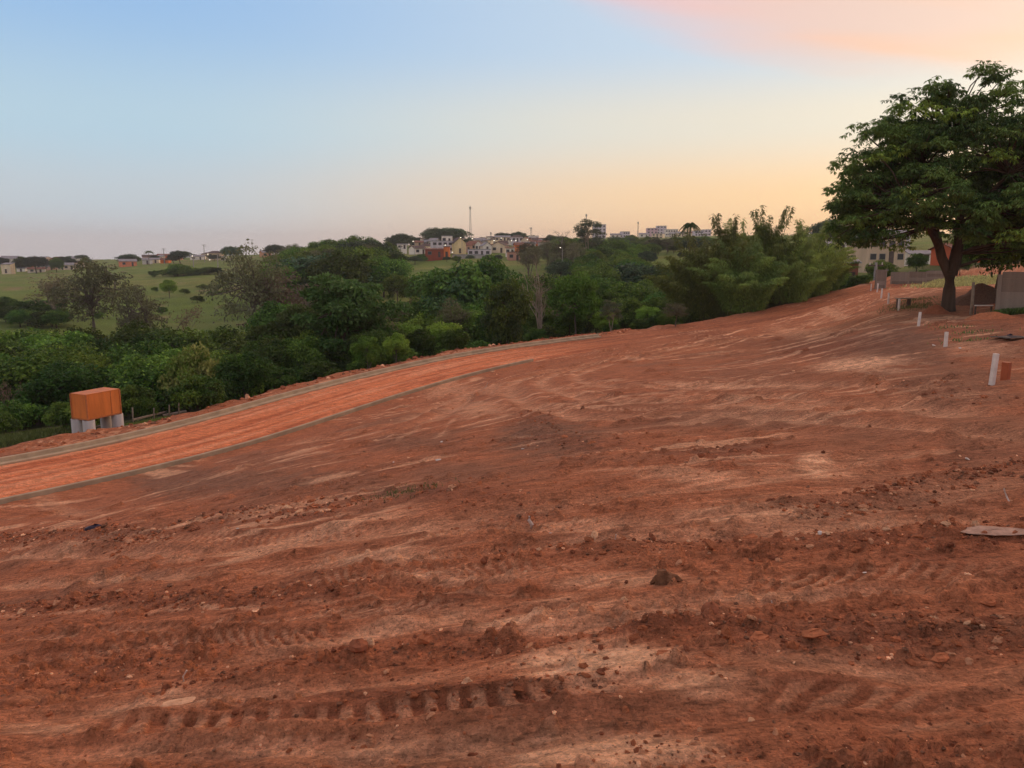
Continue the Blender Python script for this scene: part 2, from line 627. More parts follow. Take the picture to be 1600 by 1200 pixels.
RUTS = [Line(p, w) for p, w in (
    ([(-60, 925), (250, 905), (560, 880), (800, 866)], 0.14),
    ([(-60, 1130), (300, 1100), (600, 1065), (860, 1040)], 0.10),
    ([(-60, 1190), (200, 1180), (500, 1178), (900, 1150), (1050, 1110)], 0.10),
    ([(540, 965), (800, 955), (1050, 945), (1300, 935), (1620, 925)], 0.11),
    ([(1000, 1040), (1200, 1040), (1400, 1050), (1640, 1050)], 0.09),
    ([(600, 845), (850, 825), (1100, 815), (1300, 800), (1500, 770), (1640, 740)], 0.22),
    ([(1640, 690), (1400, 668), (1150, 650), (930, 655), (820, 630), (800, 602), (860, 580), (1000, 552), (1180, 525), (1320, 478)], 0.35),
    ([(1560, 650), (1350, 635), (1150, 622), (960, 628), (870, 612), (850, 592), (920, 572), (1040, 548), (1200, 522), (1340, 476)], 0.35),
    ([(1500, 615), (1350, 605), (1150, 602), (1000, 606), (920, 598), (905, 585), (980, 565), (1100, 542), (1230, 517), (1345, 482)], 0.3),
    ([(420, 700), (600, 668), (700, 628), (760, 600)], 0.5),
    ([(560, 690), (680, 655), (740, 615), (800, 590)], 0.5),
    ([(-60, 885), (200, 868), (460, 850), (700, 820), (1000, 770), (1200, 745), (1420, 700)], 0.28),
    ([(1640, 800), (1400, 818), (1150, 835), (900, 850), (700, 868)], 0.18),
)]


SCRAPES = [(p, w) for p, w in (     # pale polished blade marks
    ([(1040, 548), (1180, 512), (1345, 462)], 0.16), ([(1120, 545), (1240, 512), (1330, 478)], 0.12), ([(1190, 530), (1290, 500), (1350, 474)], 0.14),
    ([(1230, 500), (1300, 482), (1345, 468)], 0.20), ([(1000, 545), (1130, 522), (1260, 494)], 0.12), ([(940, 560), (1060, 540), (1160, 522)], 0.12),
    ([(960, 598), (1080, 592), (1240, 596)], 0.10), ([(1040, 606), (1180, 602), (1330, 606)], 0.10), ([(900, 618), (1060, 616), (1260, 624)], 0.10),
    ([(820, 655), (1000, 648), (1220, 652), (1450, 668)], 0.10), ([(760, 690), (960, 676), (1180, 680)], 0.10), ([(620, 690), (700, 640), (770, 600)], 0.18), ([(680, 690), (720, 650), (800, 596)], 0.14),
    ([(860, 745), (1060, 735), (1280, 728), (1480, 735)], 0.08), ([(640, 838), (860, 818), (1100, 806), (1340, 800)], 0.05), ([(300, 905), (560, 872), (800, 846)], 0.05),
    ([(420, 950), (700, 935), (980, 925)], 0.04), ([(520, 985), (800, 965), (1100, 955), (1300, 948)], 0.045), ([(-50, 968), (240, 955), (480, 948)], 0.05),
    ([(760, 1035), (960, 1022), (1080, 1030)], 0.05), ([(640, 1170), (860, 1150), (1060, 1130)], 0.04), ([(-50, 1110), (220, 1090), (420, 1062)], 0.04), ([(1100, 1060), (1300, 1056), (1640, 1064)], 0.035),
)]


SCRAPES = [Line(p, w) for p, w in SCRAPES]
for _i, _L in enumerate(SCRAPES):
    _L.amp = 1.0 if _i < 4 else (0.45 if _i < 14 else 0.65)


class Patch:
    def __init__(self, u, v, ru, rv):
        c = G(u, v, 150)
        self.c = np.array((c.x, c.y))
        a = G(u + ru, v, 150) - c
        b = G(u, v - rv, 150) - G(u, v + rv, 150)
        self.M = np.linalg.inv(np.array([[a.x, b.x / 2], [a.y, b.y / 2]]))
        self.rad = max(a.length, b.length / 2) * 2.2

    def val(self, x, y, wob):
        dx, dy = x - self.c[0], y - self.c[1]
        m = np.where(dx * dx + dy * dy < self.rad ** 2)[0]
        p = self.M[0, 0] * dx[m] + self.M[0, 1] * dy[m]
        q = self.M[1, 0] * dx[m] + self.M[1, 1] * dy[m]
        return m, sstep(1.25, 0.35, np.sqrt(p * p + q * q) + 0.55 * wob[m])


PALE = [(Patch(*a[:4]), a[4]) for a in (
    (935, 1045, 150, 34, 1.0), (880, 976, 260, 15, 0.75), (1020, 968, 120, 14, 0.8), (600, 872, 110, 13, 0.8), (1340, 568, 90, 16, 0.9),
    (1130, 604, 190, 7, 0.6), (1180, 640, 170, 8, 0.45), (1275, 730, 42, 22, 0.9), (920, 1170, 210, 34, 0.8), (1090, 1075, 90, 22, 0.6),
    (650, 908, 200, 10, 0.6), (1300, 490, 80, 10, 0.55), (1250, 520, 90, 8, 0.35), (1180, 800, 150, 10, 0.6), (690, 605, 60, 22, 0.45), (740, 640, 60, 14, 0.5), (285, 1098, 60, 14, 0.8),
    (1290, 735, 130, 14, 0.4), (100, 800, 90, 12, 0.3), (1090, 745, 110, 10, 0.5), (980, 910, 120, 12, 0.5), (1480, 1130, 120, 12, 0.3),
    (1520, 545, 70, 14, 0.35), (60, 1150, 120, 20, 0.5), (1190, 940, 60, 12, 0.5), (770, 610, 60, 10, 0.35))]
BROWN = [(Patch(*a[:4]), a[4]) for a in (
    (850, 680, 110, 34, 1.0), (640, 690, 110, 16, 0.7), (620, 770, 90, 16, 0.8), (300, 755, 340, 34, 0.85), (560, 760, 110, 20, 0.6),
    (1150, 655, 260, 18, 0.65), (1390, 540, 140, 44, 1.0), (1480, 600, 120, 60, 0.75), (1560, 690, 120, 60, 0.55), (1350, 680, 160, 30, 0.45),
    (1200, 590, 200, 25, 0.4), (1550, 530, 90, 30, 0.7), (400, 720, 160, 20, 0.5), (1440, 470, 80, 22, 0.5), (1000, 640, 160, 22, 0.4), (1450, 760, 180, 40, 0.4), (720, 740, 130, 20, 0.6))]
DARK = [(Patch(*a[:4]), a[4]) for a in (
    (1130, 714, 110, 22, 0.8), (700, 780, 130, 14, 0.6), (1300, 1000, 330, 28, 0.6), (300, 940, 330, 14, 0.5), (650, 1095, 330, 30, 0.6),
    (1350, 850, 240, 20, 0.5), (1260, 535, 150, 20, 0.75), (1130, 530, 150, 14, 0.6), (1550, 900, 150, 30, 0.4), (420, 805, 130, 12, 0.5), (1400, 1090, 230, 40, 0.4))]

SOIL_RED = np.array(lin(154, 90, 59))
SOIL_DEEP = np.array(lin(120, 69, 47))
SOIL_PALE = np.array(lin(196, 142, 106))
SOIL_BROWN = np.array(lin(116, 82, 62))
_warm = np.array((0.91, 1.03, 1.03))
SOIL_RED, SOIL_DEEP, SOIL_PALE = (c * _warm for c in (SOIL_RED, SOIL_DEEP, SOIL_PALE))
SOIL_BROWN = SOIL_BROWN * np.array((0.98, 1.0, 0.95))
SOIL_PALE = SOIL_PALE * 1.22
GRASS_A = np.array(lin(98, 116, 48))
GRASS_B = np.array(lin(116, 120, 60))
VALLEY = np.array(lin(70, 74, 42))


def terrain(x, y, want_col=False):
    """ground level (and colour) anywhere"""
    x = np.atleast_1d(np.asarray(x, float))
    y = np.atleast_1d(np.asarray(y, float))
    r = np.hypot(x, y)
    z = base(x, y)
    near = (r < 220) & (y > -30)
    d = np.full(x.shape, 50.0)
    s = np.zeros(x.shape)
    rz = z.copy()
    ii = np.where(near)[0]
    if len(ii):
        d[ii], s[ii], rz[ii] = road_coords(x[ii], y[ii])
    dirt = sstep(-7.2, -4.8, d + 1.2 * noise(x / 2.5, y / 2.5, 77)) * sstep(105, 92, y)
    step = np.maximum(r * 0.0055, 0.004)          # what the mesh can carry here
    fad = lambda lam: sstep(1.2, 3.0, lam / step)
    wob = fbm(x / 0.9, y / 0.9, 5, 3) * 0.6 + fbm(x / 0.18, y / 0.18, 8, 2) * 0.4
    # flow: passes run across the slope near the viewer and along the road further off
    wr = sstep(14, 5, d) * sstep(25, 40, y)
    al = (x * 0.97 + y * 0.12) * (1 - wr) + s * wr
    ac = (y - 0.16 * x) * (1 - wr) + d * wr
    ac = ac + 0.25 * noise(x / 3.1, y / 3.1, 3)
    lumps = 0.07 * fbm(x / 3.2, y / 3.2, 11, 3) * sstep(1.0, 5, r)
    streak = 0.030 * noise(al / 2.2, ac / 0.30, 21) * fad(0.3) + 0.022 * noise(al / 0.7, ac / 0.09, 22) * fad(0.09) + 0.012 * noise(al / 0.3, ac / 0.045, 24) * fad(0.045) + 0.022 * noise(al / 6, ac / 1.1, 23)
    rough = np.clip(0.5 + 0.9 * fbm(al / 1.6, ac / 0.45, 31, 3), 0.0, 1.4)
    nn = np.where(r < 60)[0]
    crumb = rough * (0.012 * np.abs(noise(x / 0.06, y / 0.06, 42)) * fad(0.06) + 0.03 * np.abs(noise(x / 0.31, y / 0.31, 43)) * fad(0.31)
                     + 0.06 * np.abs(noise(x / 0.8, y / 0.8, 44)) * sstep(5, 14, r))
    if len(nn):
        dn = np.clip(rough[nn] - 0.35, 0.02, 0.7)
        xn, yn = x[nn], y[nn]
        crumb[nn] += (0.050 * pebbles(xn, yn, 0.085, 401, dn) * fad(0.10)[nn] + 0.06 * pebbles(xn, yn, 0.17, 411, dn * 0.6) * fad(0.2)[nn]
                      + 0.07 * pebbles(xn, yn, 0.42, 421, dn * 0.3) * fad(0.4)[nn])
        crumb[nn] += 0.16 * pebbles(xn, yn, 1.3, 431, dn * 0.35) * sstep(9, 20, r[nn])
    det = lumps + streak + crumb
    loose = np.zeros(x.shape)
    press = np.zeros(x.shape)
    for L in RUTS:
        m, off, ss, fd = L.local(x, y)
        if len(m):
            q = off / L.w
            det[m] += fd * (-0.20 * L.w * np.exp(-q * q) + 0.12 * L.w * np.exp(-((np.abs(q) - 1.5) / 0.5) ** 2))
            press[m] = np.maximum(press[m], fd * np.exp(-q ** 2))
    for (L, sp, slant, dep) in TREADS:
        m, off, ss, fd = L.local(x, y)
        if len(m):
            q = off / L.w
            inside = sstep(1.15, 0.85, np.abs(q))
            ph = (ss + slant * off + 0.05 * noise(ss / 0.3, off / 0.3, 61)) / sp
            saw = np.abs((ph % 1.0) - 0.5) * 2
            lug = sstep(0.30, 0.62, saw)
            keep = np.clip(0.35 + 1.3 * noise(ss / 0.7, off / 0.3, 62), 0, 1)
            det[m] = det[m] * (1 - 0.4 * inside * fd) + inside * fd * keep * (dep * 0.6 * (lug - 0.75)) + fd * 0.03 * np.exp(-((np.abs(q) - 1.3) / 0.35) ** 2)
            press[m] = np.maximum(press[m], fd * inside * lug * 0.8)
    for L in RIDGES:
        m, off, ss, fd = L.local(x, y)
        if len(m):
            q = off / L.w
            g = np.exp(-q * q) * fd * np.clip(0.8 + 0.7 * noise(ss / (3 * L.w), q * 0.4, 51), 0.1, 1.5)
            wl_ = min(L.w, 0.24)
            det[m] += g * (0.15 * wl_ + 0.16 * wl_ * np.abs(noise(x[m] / (0.55 * wl_), y[m] / (0.55 * wl_), 52)) + 0.14 * wl_ * np.abs(noise(x[m] / (0.25 * wl_), y[m] / (0.25 * wl_), 53)))
            loose[m] = np.maximum(loose[m], g)
    # spoil bank beyond the left kerb
    bq = np.abs(d + 4.3) / 1.1
    bank = np.exp(-bq * bq) * np.clip(0.35 + 0.9 * fbm(s / 2.2, d / 1.2, 91, 3), 0, 1.2) * 0.55
    det = det + bank * sstep(-60, 0, s)
    onroad = sstep(HW + 1.6, HW + 0.35, np.abs(d)) * near
    keep_kerb = sstep(S_LEFT_END + 10, S_LEFT_END - 4, s)
    det = det * (1 - onroad * keep_kerb)
    zfar = 0.5 * fbm(x / 14, y / 14, 71, 3) * sstep(100, 160, r) + 0.25 * fbm(x / 4, y / 4, 72, 2) * (1 - dirt) * sstep(30, 60, r)
    z = z + det * dirt + zfar
    tgt = rz - 0.07 + 0.15 * sstep(HW + 0.10, HW + 0.30, d) + 0.24 * sstep(HW + 0.10, HW + 0.30, -d)
    tgt = np.where(s > S_LEFT_END, rz - 0.05, tgt)
    fieldside = sstep(HW + 3.0, HW + 0.5, np.abs(d)) * near
    z = np.where(near, z * (1 - fieldside) + tgt * fieldside, z)
    if not want_col:
        return z
    pale = np.clip(press * 0.55 * (0.6 + 0.7 * wob), 0, 1)
    pale = np.maximum(pale, 0.55 * sstep(0.15, 0.65, noise(al / 1.8, ac / 0.22, 33) + 0.5 * wob) * sstep(-0.2, 0.5, noise(x / 2.6, y / 1.4, 34)))
    for P_, k in PALE:
        m, v = P_.val(x, y, wob)
        v = v * (0.45 + 0.55 * sstep(-0.45, 0.25, noise(al[m] / 0.5, ac[m] / 0.055, 35) + 0.4 * wob[m]))
        pale[m] = np.maximum(pale[m], v * k)
    for L in SCRAPES:
        m, off, ss, fd = L.local(x, y)
        if len(m):
            q = off / L.w + 0.8 * noise(ss / (8 * L.w), ss * 0, 55)
            v = fd * np.exp(-q * q) * np.clip(0.25 + 1.3 * noise(ss / (9 * L.w), off / (0.6 * L.w), 56), 0, 1)
            pale[m] = np.maximum(pale[m], L.amp * v)
    brown = np.zeros(x.shape)
    for P_, k in BROWN:
        m, v = P_.val(x, y, wob)
        brown[m] = np.maximum(brown[m], v * k)
    brown = np.maximum(brown, 0.55 * sstep(0.1, 0.7, fbm(al / 3.5, ac / 1.2, 36, 3)))
    dark = np.clip(loose * 0.6, 0, 0.75)
    for P_, k in DARK:
        m, v = P_.val(x, y, wob)
        dark[m] = np.maximum(dark[m], v * k)
    dark = np.maximum(dark, 0.6 * sstep(0.15, 0.8, fbm(al / 1.1, ac / 0.35, 37, 3)))
    mx = lambda a, b, f: a + (b - a) * f[:, None]
    c = np.repeat(SOIL_RED[None], len(x), 0)
    c = mx(c, SOIL_BROWN, brown)
    c = mx(c, SOIL_DEEP, dark)
    c = mx(c, SOIL_PALE, pale * (1 - 0.5 * loose))
    c = c * (1 + 0.16 * fbm(x / 0.35, y / 0.35, 81, 3))[:, None]
    g = mx(np.repeat(GRASS_A[None], len(x), 0), GRASS_B, sstep(-0.3, 0.5, fbm(x / 40, y / 9, 83, 3)))
    g = g * (1 + 0.22 * fbm(x / 9, y / 3, 84, 3))[:, None]
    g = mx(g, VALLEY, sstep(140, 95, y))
    g = mx(g, np.array(lin(140, 116, 86)), 0.7 * sstep(0.35, 0.7, fbm(x / 16, y / 5, 86, 3)) * sstep(90, 150, y))
    c = mx(g, c, dirt)
    return z, c, dirt


# ------------------------------------------------------------------ materials
def nmat(name):
    m = bpy.data.materials.new(name)
    m.use_nodes = True
    nt = m.node_tree
    return m, nt, nt.nodes, nt.links, nt.nodes['Principled BSDF']


def soil_mat(name, bump_scale=1.0, gain=1.0, streaky=1.0):
    """vertex tint broken up by crumb and drag-mark noise, with fine relief"""
    m, nt, n, l, bs = nmat(name)
    at_ = n.new('ShaderNodeAttribute')
    at_.attribute_name = 'tint'
    tc_ = n.new('ShaderNodeTexCoord')

    def tex(scale, detail, rough, stretch=None):
        t = n.new('ShaderNodeTexNoise')
        t.inputs['Scale'].default_value = scale
        t.inputs['Detail'].default_value = detail
        t.inputs['Roughness'].default_value = rough
        if stretch:
            mp = n.new('ShaderNodeMapping')
            mp.inputs['Rotation'].default_value = (0, 0, R(-9))
            mp.inputs['Scale'].default_value = stretch
            l.new(tc_.outputs['Object'], mp.inputs[0])
            l.new(mp.outputs[0], t.inputs[0])
        else:
            l.new(tc_.outputs['Object'], t.inputs[0])
        return t.outputs[0]

    def rng_(v, a, b, lo, hi):
        q = n.new('ShaderNodeMapRange')
        for i, k in enumerate((a, b, lo, hi)):
            q.inputs[i + 1].default_value = k
        l.new(v, q.inputs[0])
        return q.outputs[0]

    def mth(op, a, b):
        q = n.new('ShaderNodeMath')
        q.operation = op
        for i, k in enumerate((a, b)):
            if isinstance(k, (int, float)):
                q.inputs[i].default_value = k
            else:
                l.new(k, q.inputs[i])
        return q.outputs[0]
    fine = tex(30, 6, 0.75)
    vor = n.new('ShaderNodeTexVoronoi')
    vor.inputs['Scale'].default_value = 34
    l.new(tc_.outputs['Object'], vor.inputs['Vector'])
    sepv = n.new('ShaderNodeSeparateColor')
    l.new(vor.outputs['Color'], sepv.inputs[0])
    drag = tex(9, 5, 0.62, (0.28, 1.6, 1.6))
    mid = tex(4.5, 5, 0.6, (0.6, 1.2, 1.2))
    f = mth('MULTIPLY', rng_(fine, 0.3, 0.7, 0.66 * gain, 1.30 * gain), rng_(drag, 0.3, 0.7, 1 - 0.30 * streaky, 1 + 0.30 * streaky))
    f = mth('MULTIPLY', f, rng_(mid, 0.3, 0.7, 0.86, 1.14))
    f = mth('MULTIPLY', f, rng_(sepv.outputs[0], 0, 1, 1 - 0.16 * streaky, 1 + 0.16 * streaky))
    spots = mth('MULTIPLY', rng_(tex(75, 3, 0.6), 0.56, 0.66, 1.0, 1 - 0.42 * streaky), rng_(tex(17, 5, 0.65, (0.5, 1.3, 1.3)), 0.55, 0.66, 1.0, 1 - 0.38 * streaky))  # dark specks painted into the soil colour as shadows of the crumbs
    grains = rng_(tex(95, 2, 0.6), 0.62, 0.72, 1.0, 1 + 0.45 * streaky)
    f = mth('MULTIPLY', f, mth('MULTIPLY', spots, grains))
    mul = n.new('ShaderNodeVectorMath')
    mul.operation = 'SCALE'
    l.new(at_.outputs['Color'], mul.inputs[0])
    l.new(f, mul.inputs['Scale'])
    l.new(mul.outputs[0], bs.inputs['Base Color'])
    hgt = mth('ADD', mth('MULTIPLY', tex(55, 6, 0.7), 0.35), mth('ADD', mth('MULTIPLY', drag, 0.9), mth('SUBTRACT', mth('MULTIPLY', tex(18, 4, 0.6), 0.7), mth('MULTIPLY', vor.outputs['Distance'], 0.30))))
    bp = n.new('ShaderNodeBump')
    bp.inputs['Strength'].default_value = 1.0
    bp.inputs['Distance'].default_value = 0.06 * bump_scale
    l.new(hgt, bp.inputs['Height'])
    l.new(bp.outputs[0], bs.inputs['Normal'])
    bs.inputs['Roughness'].default_value = 0.95
    bs.inputs['Specular IOR Level'].default_value = 0.15
    return m


def plain_mat(name, col, rough=0.8, var=0.15, scale=4.0, bump=0.0, spec=0.3, metallic=0.0, streak=False):
    """one colour broken up by grime noise"""
    m, nt, n, l, bs = nmat(name)
    tc_ = n.new('ShaderNodeTexCoord')
    nz = n.new('ShaderNodeTexNoise')
    nz.inputs['Scale'].default_value = scale
    nz.inputs['Detail'].default_value = 5
    nz.inputs['Roughness'].default_value = 0.6
    if streak:
        mp = n.new('ShaderNodeMapping')
        mp.inputs['Scale'].default_value = (1, 1, 0.15)
        l.new(tc_.outputs['Object'], mp.inputs[0])
        l.new(mp.outputs[0], nz.inputs[0])
    else:
        l.new(tc_.outputs['Object'], nz.inputs[0])
    mx_ = n.new('ShaderNodeMix')
    mx_.data_type = 'RGBA'
    mr = n.new('ShaderNodeMapRange')
    mr.inputs[1].default_value = 0.3
    mr.inputs[2].default_value = 0.7
    l.new(nz.outputs[0], mr.inputs[0])
    l.new(mr.outputs[0], mx_.inputs[0])
    mx_.inputs[6].default_value = (*[c * (1 - var) for c in col], 1)
    mx_.inputs[7].default_value = (*[min(1, c * (1 + var)) for c in col], 1)
    l.new(mx_.outputs[2], bs.inputs['Base Color'])
    bs.inputs['Roughness'].default_value = rough
    bs.inputs['Specular IOR Level'].default_value = spec
    bs.inputs['Metallic'].default_value = metallic
    if bump:
        bp = n.new('ShaderNodeBump')
        bp.inputs['Strength'].default_value = 0.7
        bp.inputs['Distance'].default_value = bump
        nb = n.new('ShaderNodeTexNoise')
        nb.inputs['Scale'].default_value = scale * 4
        nb.inputs['Detail'].default_value = 6
        l.new(tc_.outputs['Object'], nb.inputs[0])
        l.new(nb.outputs[0], bp.inputs['Height'])
        l.new(bp.outputs[0], bs.inputs['Normal'])
    return m


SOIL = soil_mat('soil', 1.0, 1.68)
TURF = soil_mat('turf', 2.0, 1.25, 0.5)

# ------------------------------------------------------------------ ground sheet
th_in = np.radians(np.arange(-40.0, 40.01, 0.125))
th_out = np.radians(np.concatenate([np.arange(44, 180, 4.0), np.arange(-180, -40.5, 4.0)]))
TH = np.concatenate([th_in, th_out])
rr = [0.25]
while rr[-1] < 3000:
    q = rr[-1]
    rr.append(q * (1.12 if q < 1.5 else (1.0055 if q < 100 else 1.03)))
RR = np.array(rr)
gx = (RR[:, None] * np.sin(TH)[None]).ravel()
gy = (RR[:, None] * np.cos(TH)[None]).ravel()
gz, gc, gdirt = terrain(gx, gy, True)
nr, nt_ = len(RR), len(TH)
idx = np.arange(nr * nt_).reshape(nr, nt_)
nx = np.roll(idx, -1, axis=1)
quads = np.stack([idx[:-1], idx[1:], nx[1:], nx[:-1]], -1).reshape(-1, 4)
cap_c = len(gx)
V = np.stack([gx, gy, gz], 1)
fd_ = gdirt[quads].mean(1) > 0.5
far_ = gy[quads].mean(1) > 118


def sub_mesh(name, sel, mat):
    f = quads[sel]
    used, inv = np.unique(f, return_inverse=True)
    return np_mesh(name, V[used], inv.reshape(-1, 4), (mat,), True, gc[used])


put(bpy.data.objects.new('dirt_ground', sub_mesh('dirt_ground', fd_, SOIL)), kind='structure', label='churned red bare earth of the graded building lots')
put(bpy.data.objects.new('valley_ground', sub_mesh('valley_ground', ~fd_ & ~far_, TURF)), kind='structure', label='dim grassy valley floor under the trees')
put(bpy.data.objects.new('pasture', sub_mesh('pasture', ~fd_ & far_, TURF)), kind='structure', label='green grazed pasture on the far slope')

# ------------------------------------------------------------------ road and kerbs
na = 26
S0, S1 = 1.0, float(LKS[-1]) - 2
ns = int((S1 - S0) / 0.2)
sq = np.linspace(S0, S1, ns)
cx, cyy, cz = (np.interp(sq, LKS, CEN[:, k]) for k in range(3))
nx_ = np.interp(sq, LKS, NRM[:, 0])
ny_ = np.interp(sq, LKS, NRM[:, 1])
off = np.linspace(-HW - 0.1, HW + 0.1, na * 2 + 1)
SS, OO = np.meshgrid(sq, off, indexing='ij')
rx = cx[:, None] + nx_[:, None] * OO
ry = cyy[:, None] + ny_[:, None] * OO
k_ = sstep(S_RIGHT_END - 6, S_RIGHT_END + 16, SS)
wv = 0.15 * noise(SS / 9, OO * 0 + 3, 7)
rut = sum(-0.045 * np.exp(-((OO + wv - c) / 0.22) ** 2) for c in (-1.5, -0.1, 1.1, 2.0))
rzz = cz[:, None] + rut + 0.02 * fbm(SS / 3, OO / 0.25, 12, 3) + 0.02 * noise(SS / 0.5, OO / 0.3, 14) - 0.03 * (np.abs(OO) / HW) ** 2
rzz = rzz - 0.05 * k_ * sstep(HW - 1.0, HW, np.abs(OO))
road_a, road_b, road_c = np.array(lin(190, 110, 70)), np.array(lin(156, 82, 50)), np.array(lin(208, 142, 102))
st = sstep(-0.1, 0.55, noise(SS / 5, OO / 0.22 + wv, 15) + 0.5 * noise(SS / 1.2, OO / 0.1, 16))
st2 = sstep(0.0, 0.7, noise(SS / 6, OO / 0.3, 17) + 0.3 * noise(SS / 0.8, OO / 0.12, 18))
rc = road_a + (road_b - road_a) * (0.75 * st)[..., None]
rc = rc + (road_c - rc) * (0.45 * st2)[..., None]
far_c = SOIL_RED + (SOIL_DEEP - SOIL_RED) * (0.7 * st)[..., None]
rc = rc * np.array((0.98, 1.06, 1.08))
rc = rc * (1 - k_[..., None]) + far_c * k_[..., None]
ridx = np.arange(rx.size).reshape(rx.shape)
rq = np.stack([ridx[:-1, :-1], ridx[:-1, 1:], ridx[1:, 1:], ridx[1:, :-1]], -1).reshape(-1, 4)
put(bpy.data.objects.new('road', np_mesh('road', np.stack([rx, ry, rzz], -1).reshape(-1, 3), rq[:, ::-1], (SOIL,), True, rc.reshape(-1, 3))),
    kind='structure', label='unpaved orange earth road with wheel streaks between two kerbs')

CONC = plain_mat('kerb_concrete', tuple(1.45 * c for c in lin(150, 132, 104)), 0.9, 0.22, 1.6, 0.004)


def kerb(side, s_end, label):
    prof = [(-0.27, -0.10), (-0.27, 0.035), (0.0, 0.045), (0.03, 0.185), (0.06, 0.20), (0.16, 0.20), (0.175, 0.18), (0.175, -0.25)]
    q = np.arange(S0, s_end, 0.5)
    vs_, fs_ = [], []
    rg = random.Random(5 + side)
    for i, s_ in enumerate(q):
        c = [float(np.interp(s_, LKS, CEN[:, k])) for k in range(3)]
        n_ = [float(np.interp(s_, LKS, NRM[:, k])) for k in range(2)]
        w = 0.01 * math.sin(s_ * 0.9) + rg.uniform(-0.004, 0.004)
        for (a, b) in prof:
            o = side * (HW + a + w)
            vs_.append((c[0] + n_[0] * o, c[1] + n_[1] * o, c[2] + b))
    k = len(prof)
    for i in range(len(q) - 1):
        for j in range(k - 1):
            f = (i * k + j, i * k + j + 1, (i + 1) * k + j + 1, (i + 1) * k + j)
            fs_.append(f if side < 0 else f[::-1])
    fs_.append(tuple(range((len(q) - 1) * k, len(q) * k)))
    b = MB().add(vs_, fs_)
    return b.obj('kerb', CONC, kind='structure', label=label)


kerb(-1, S_LEFT_END, 'long concrete kerb and gutter on the forest side of the road')
kerb(1, S_RIGHT_END, 'long concrete kerb and gutter on the field side of the road')

# ------------------------------------------------------------------ vegetation
def leaf_mat(name, gain=1.0, rough=0.55, transl=0.25):
    m, nt, n, l, bs = nmat(name)
    a = n.new('ShaderNodeAttribute')
    a.attribute_name = 'tint'
    oi = n.new('ShaderNodeObjectInfo')
    hs = n.new('ShaderNodeHueSaturation')
    mr = n.new('ShaderNodeMapRange')
    mr.inputs[3].default_value = 0.468
    mr.inputs[4].default_value = 0.516
    l.new(oi.outputs['Random'], mr.inputs[0])
    l.new(mr.outputs[0], hs.inputs['Hue'])
    m2 = n.new('ShaderNodeMath')
    m2.operation = 'MULTIPLY'
    m2.inputs[1].default_value = 7.31
    l.new(oi.outputs['Random'], m2.inputs[0])
    m3 = n.new('ShaderNodeMath')
    m3.operation = 'FRACT'
    l.new(m2.outputs[0], m3.inputs[0])
    mv = n.new('ShaderNodeMapRange')
    mv.inputs[3].default_value = 0.5 * gain
    mv.inputs[4].default_value = 1.4 * gain
    l.new(m3.outputs[0], mv.inputs[0])
    l.new(mv.outputs[0], hs.inputs['Value'])
    l.new(a.outputs['Color'], hs.inputs['Color'])
    l.new(hs.outputs[0], bs.inputs['Base Color'])
    bs.inputs['Roughness'].default_value = rough
    bs.inputs['Specular IOR Level'].default_value = 0.15
    tr = n.new('ShaderNodeBsdfTranslucent')
    l.new(hs.outputs[0], tr.inputs['Color'])
    mx_ = n.new('ShaderNodeMixShader')
    mx_.inputs[0].default_value = transl
    l.new(bs.outputs[0], mx_.inputs[1])
    l.new(tr.outputs[0], mx_.inputs[2])
    l.new(mx_.outputs[0], n['Material Output'].inputs['Surface'])
    return m


LEAF = leaf_mat('leaf', 2.15)
MANGO_LEAF = leaf_mat('mango_leaf', 3.2)
BARK = plain_mat('bark', (0.10, 0.072, 0.05), 0.95, 0.35, 3.0, 0.02, 0.1, streak=True)
BARK_PALE = plain_mat('pale_bark', (0.36, 0.29, 0.21), 0.9, 0.25, 2.0, 0.01, 0.1, streak=True)
BARK_GREY = plain_mat('grey_bark', (0.17, 0.14, 0.11), 0.9, 0.25, 2.0, 0.01, 0.1, streak=True)
CULM = plain_mat('bamboo_culm', (0.16, 0.17, 0.06), 0.6, 0.25, 2.0)

DARK_G = (0.030, 0.062, 0.012)
MID_G = (0.062, 0.112, 0.016)
LIGHT_G = (0.105, 0.165, 0.022)
OLIVE = (0.075, 0.080, 0.036)
YELLOW_G = (0.15, 0.16, 0.045)
BROWN_G = (0.095, 0.075, 0.042)
BLUE_G = (0.035, 0.065, 0.042)


def leaves_mesh(name, C, A, N, L, W, col, mat=None):
    """diamond leaves: centres, long axes, normals, lengths, widths, colours"""
    A = A / np.maximum(np.linalg.norm(A, axis=1), 1e-6)[:, None]
    S = np.cross(A, N)
    S = S / np.maximum(np.linalg.norm(S, axis=1), 1e-6)[:, None]
    Nn = np.cross(S, A)
    L = np.broadcast_to(L, len(C))[:, None]
    W = np.broadcast_to(W, len(C))[:, None]
    mid = C + A * L * 0.08 + Nn * W * 0.18
    v = np.stack([C - A * L / 2, mid + S * W / 2, C + A * L / 2 - Nn * L * 0.08, mid - S * W / 2], 1).reshape(-1, 3)
    f = np.arange(len(v)).reshape(-1, 4)
    return np_mesh(name, v, f, (mat or LEAF,), False, np.repeat(col, 4, 0))


def unit(rs, n):
    v = rs.normal(size=(n, 3))
    return v / np.linalg.norm(v, axis=1)[:, None]


def spaced(rs, n, draw, mind):
    """rejection-spaced points"""
    out = []
    tries = 0
    while len(out) < n and tries < n * 60:
        p = draw()
        tries += 1
        if all(np.linalg.norm(p - q) > mind for q in out):
            out.append(p)
    return np.array(out)


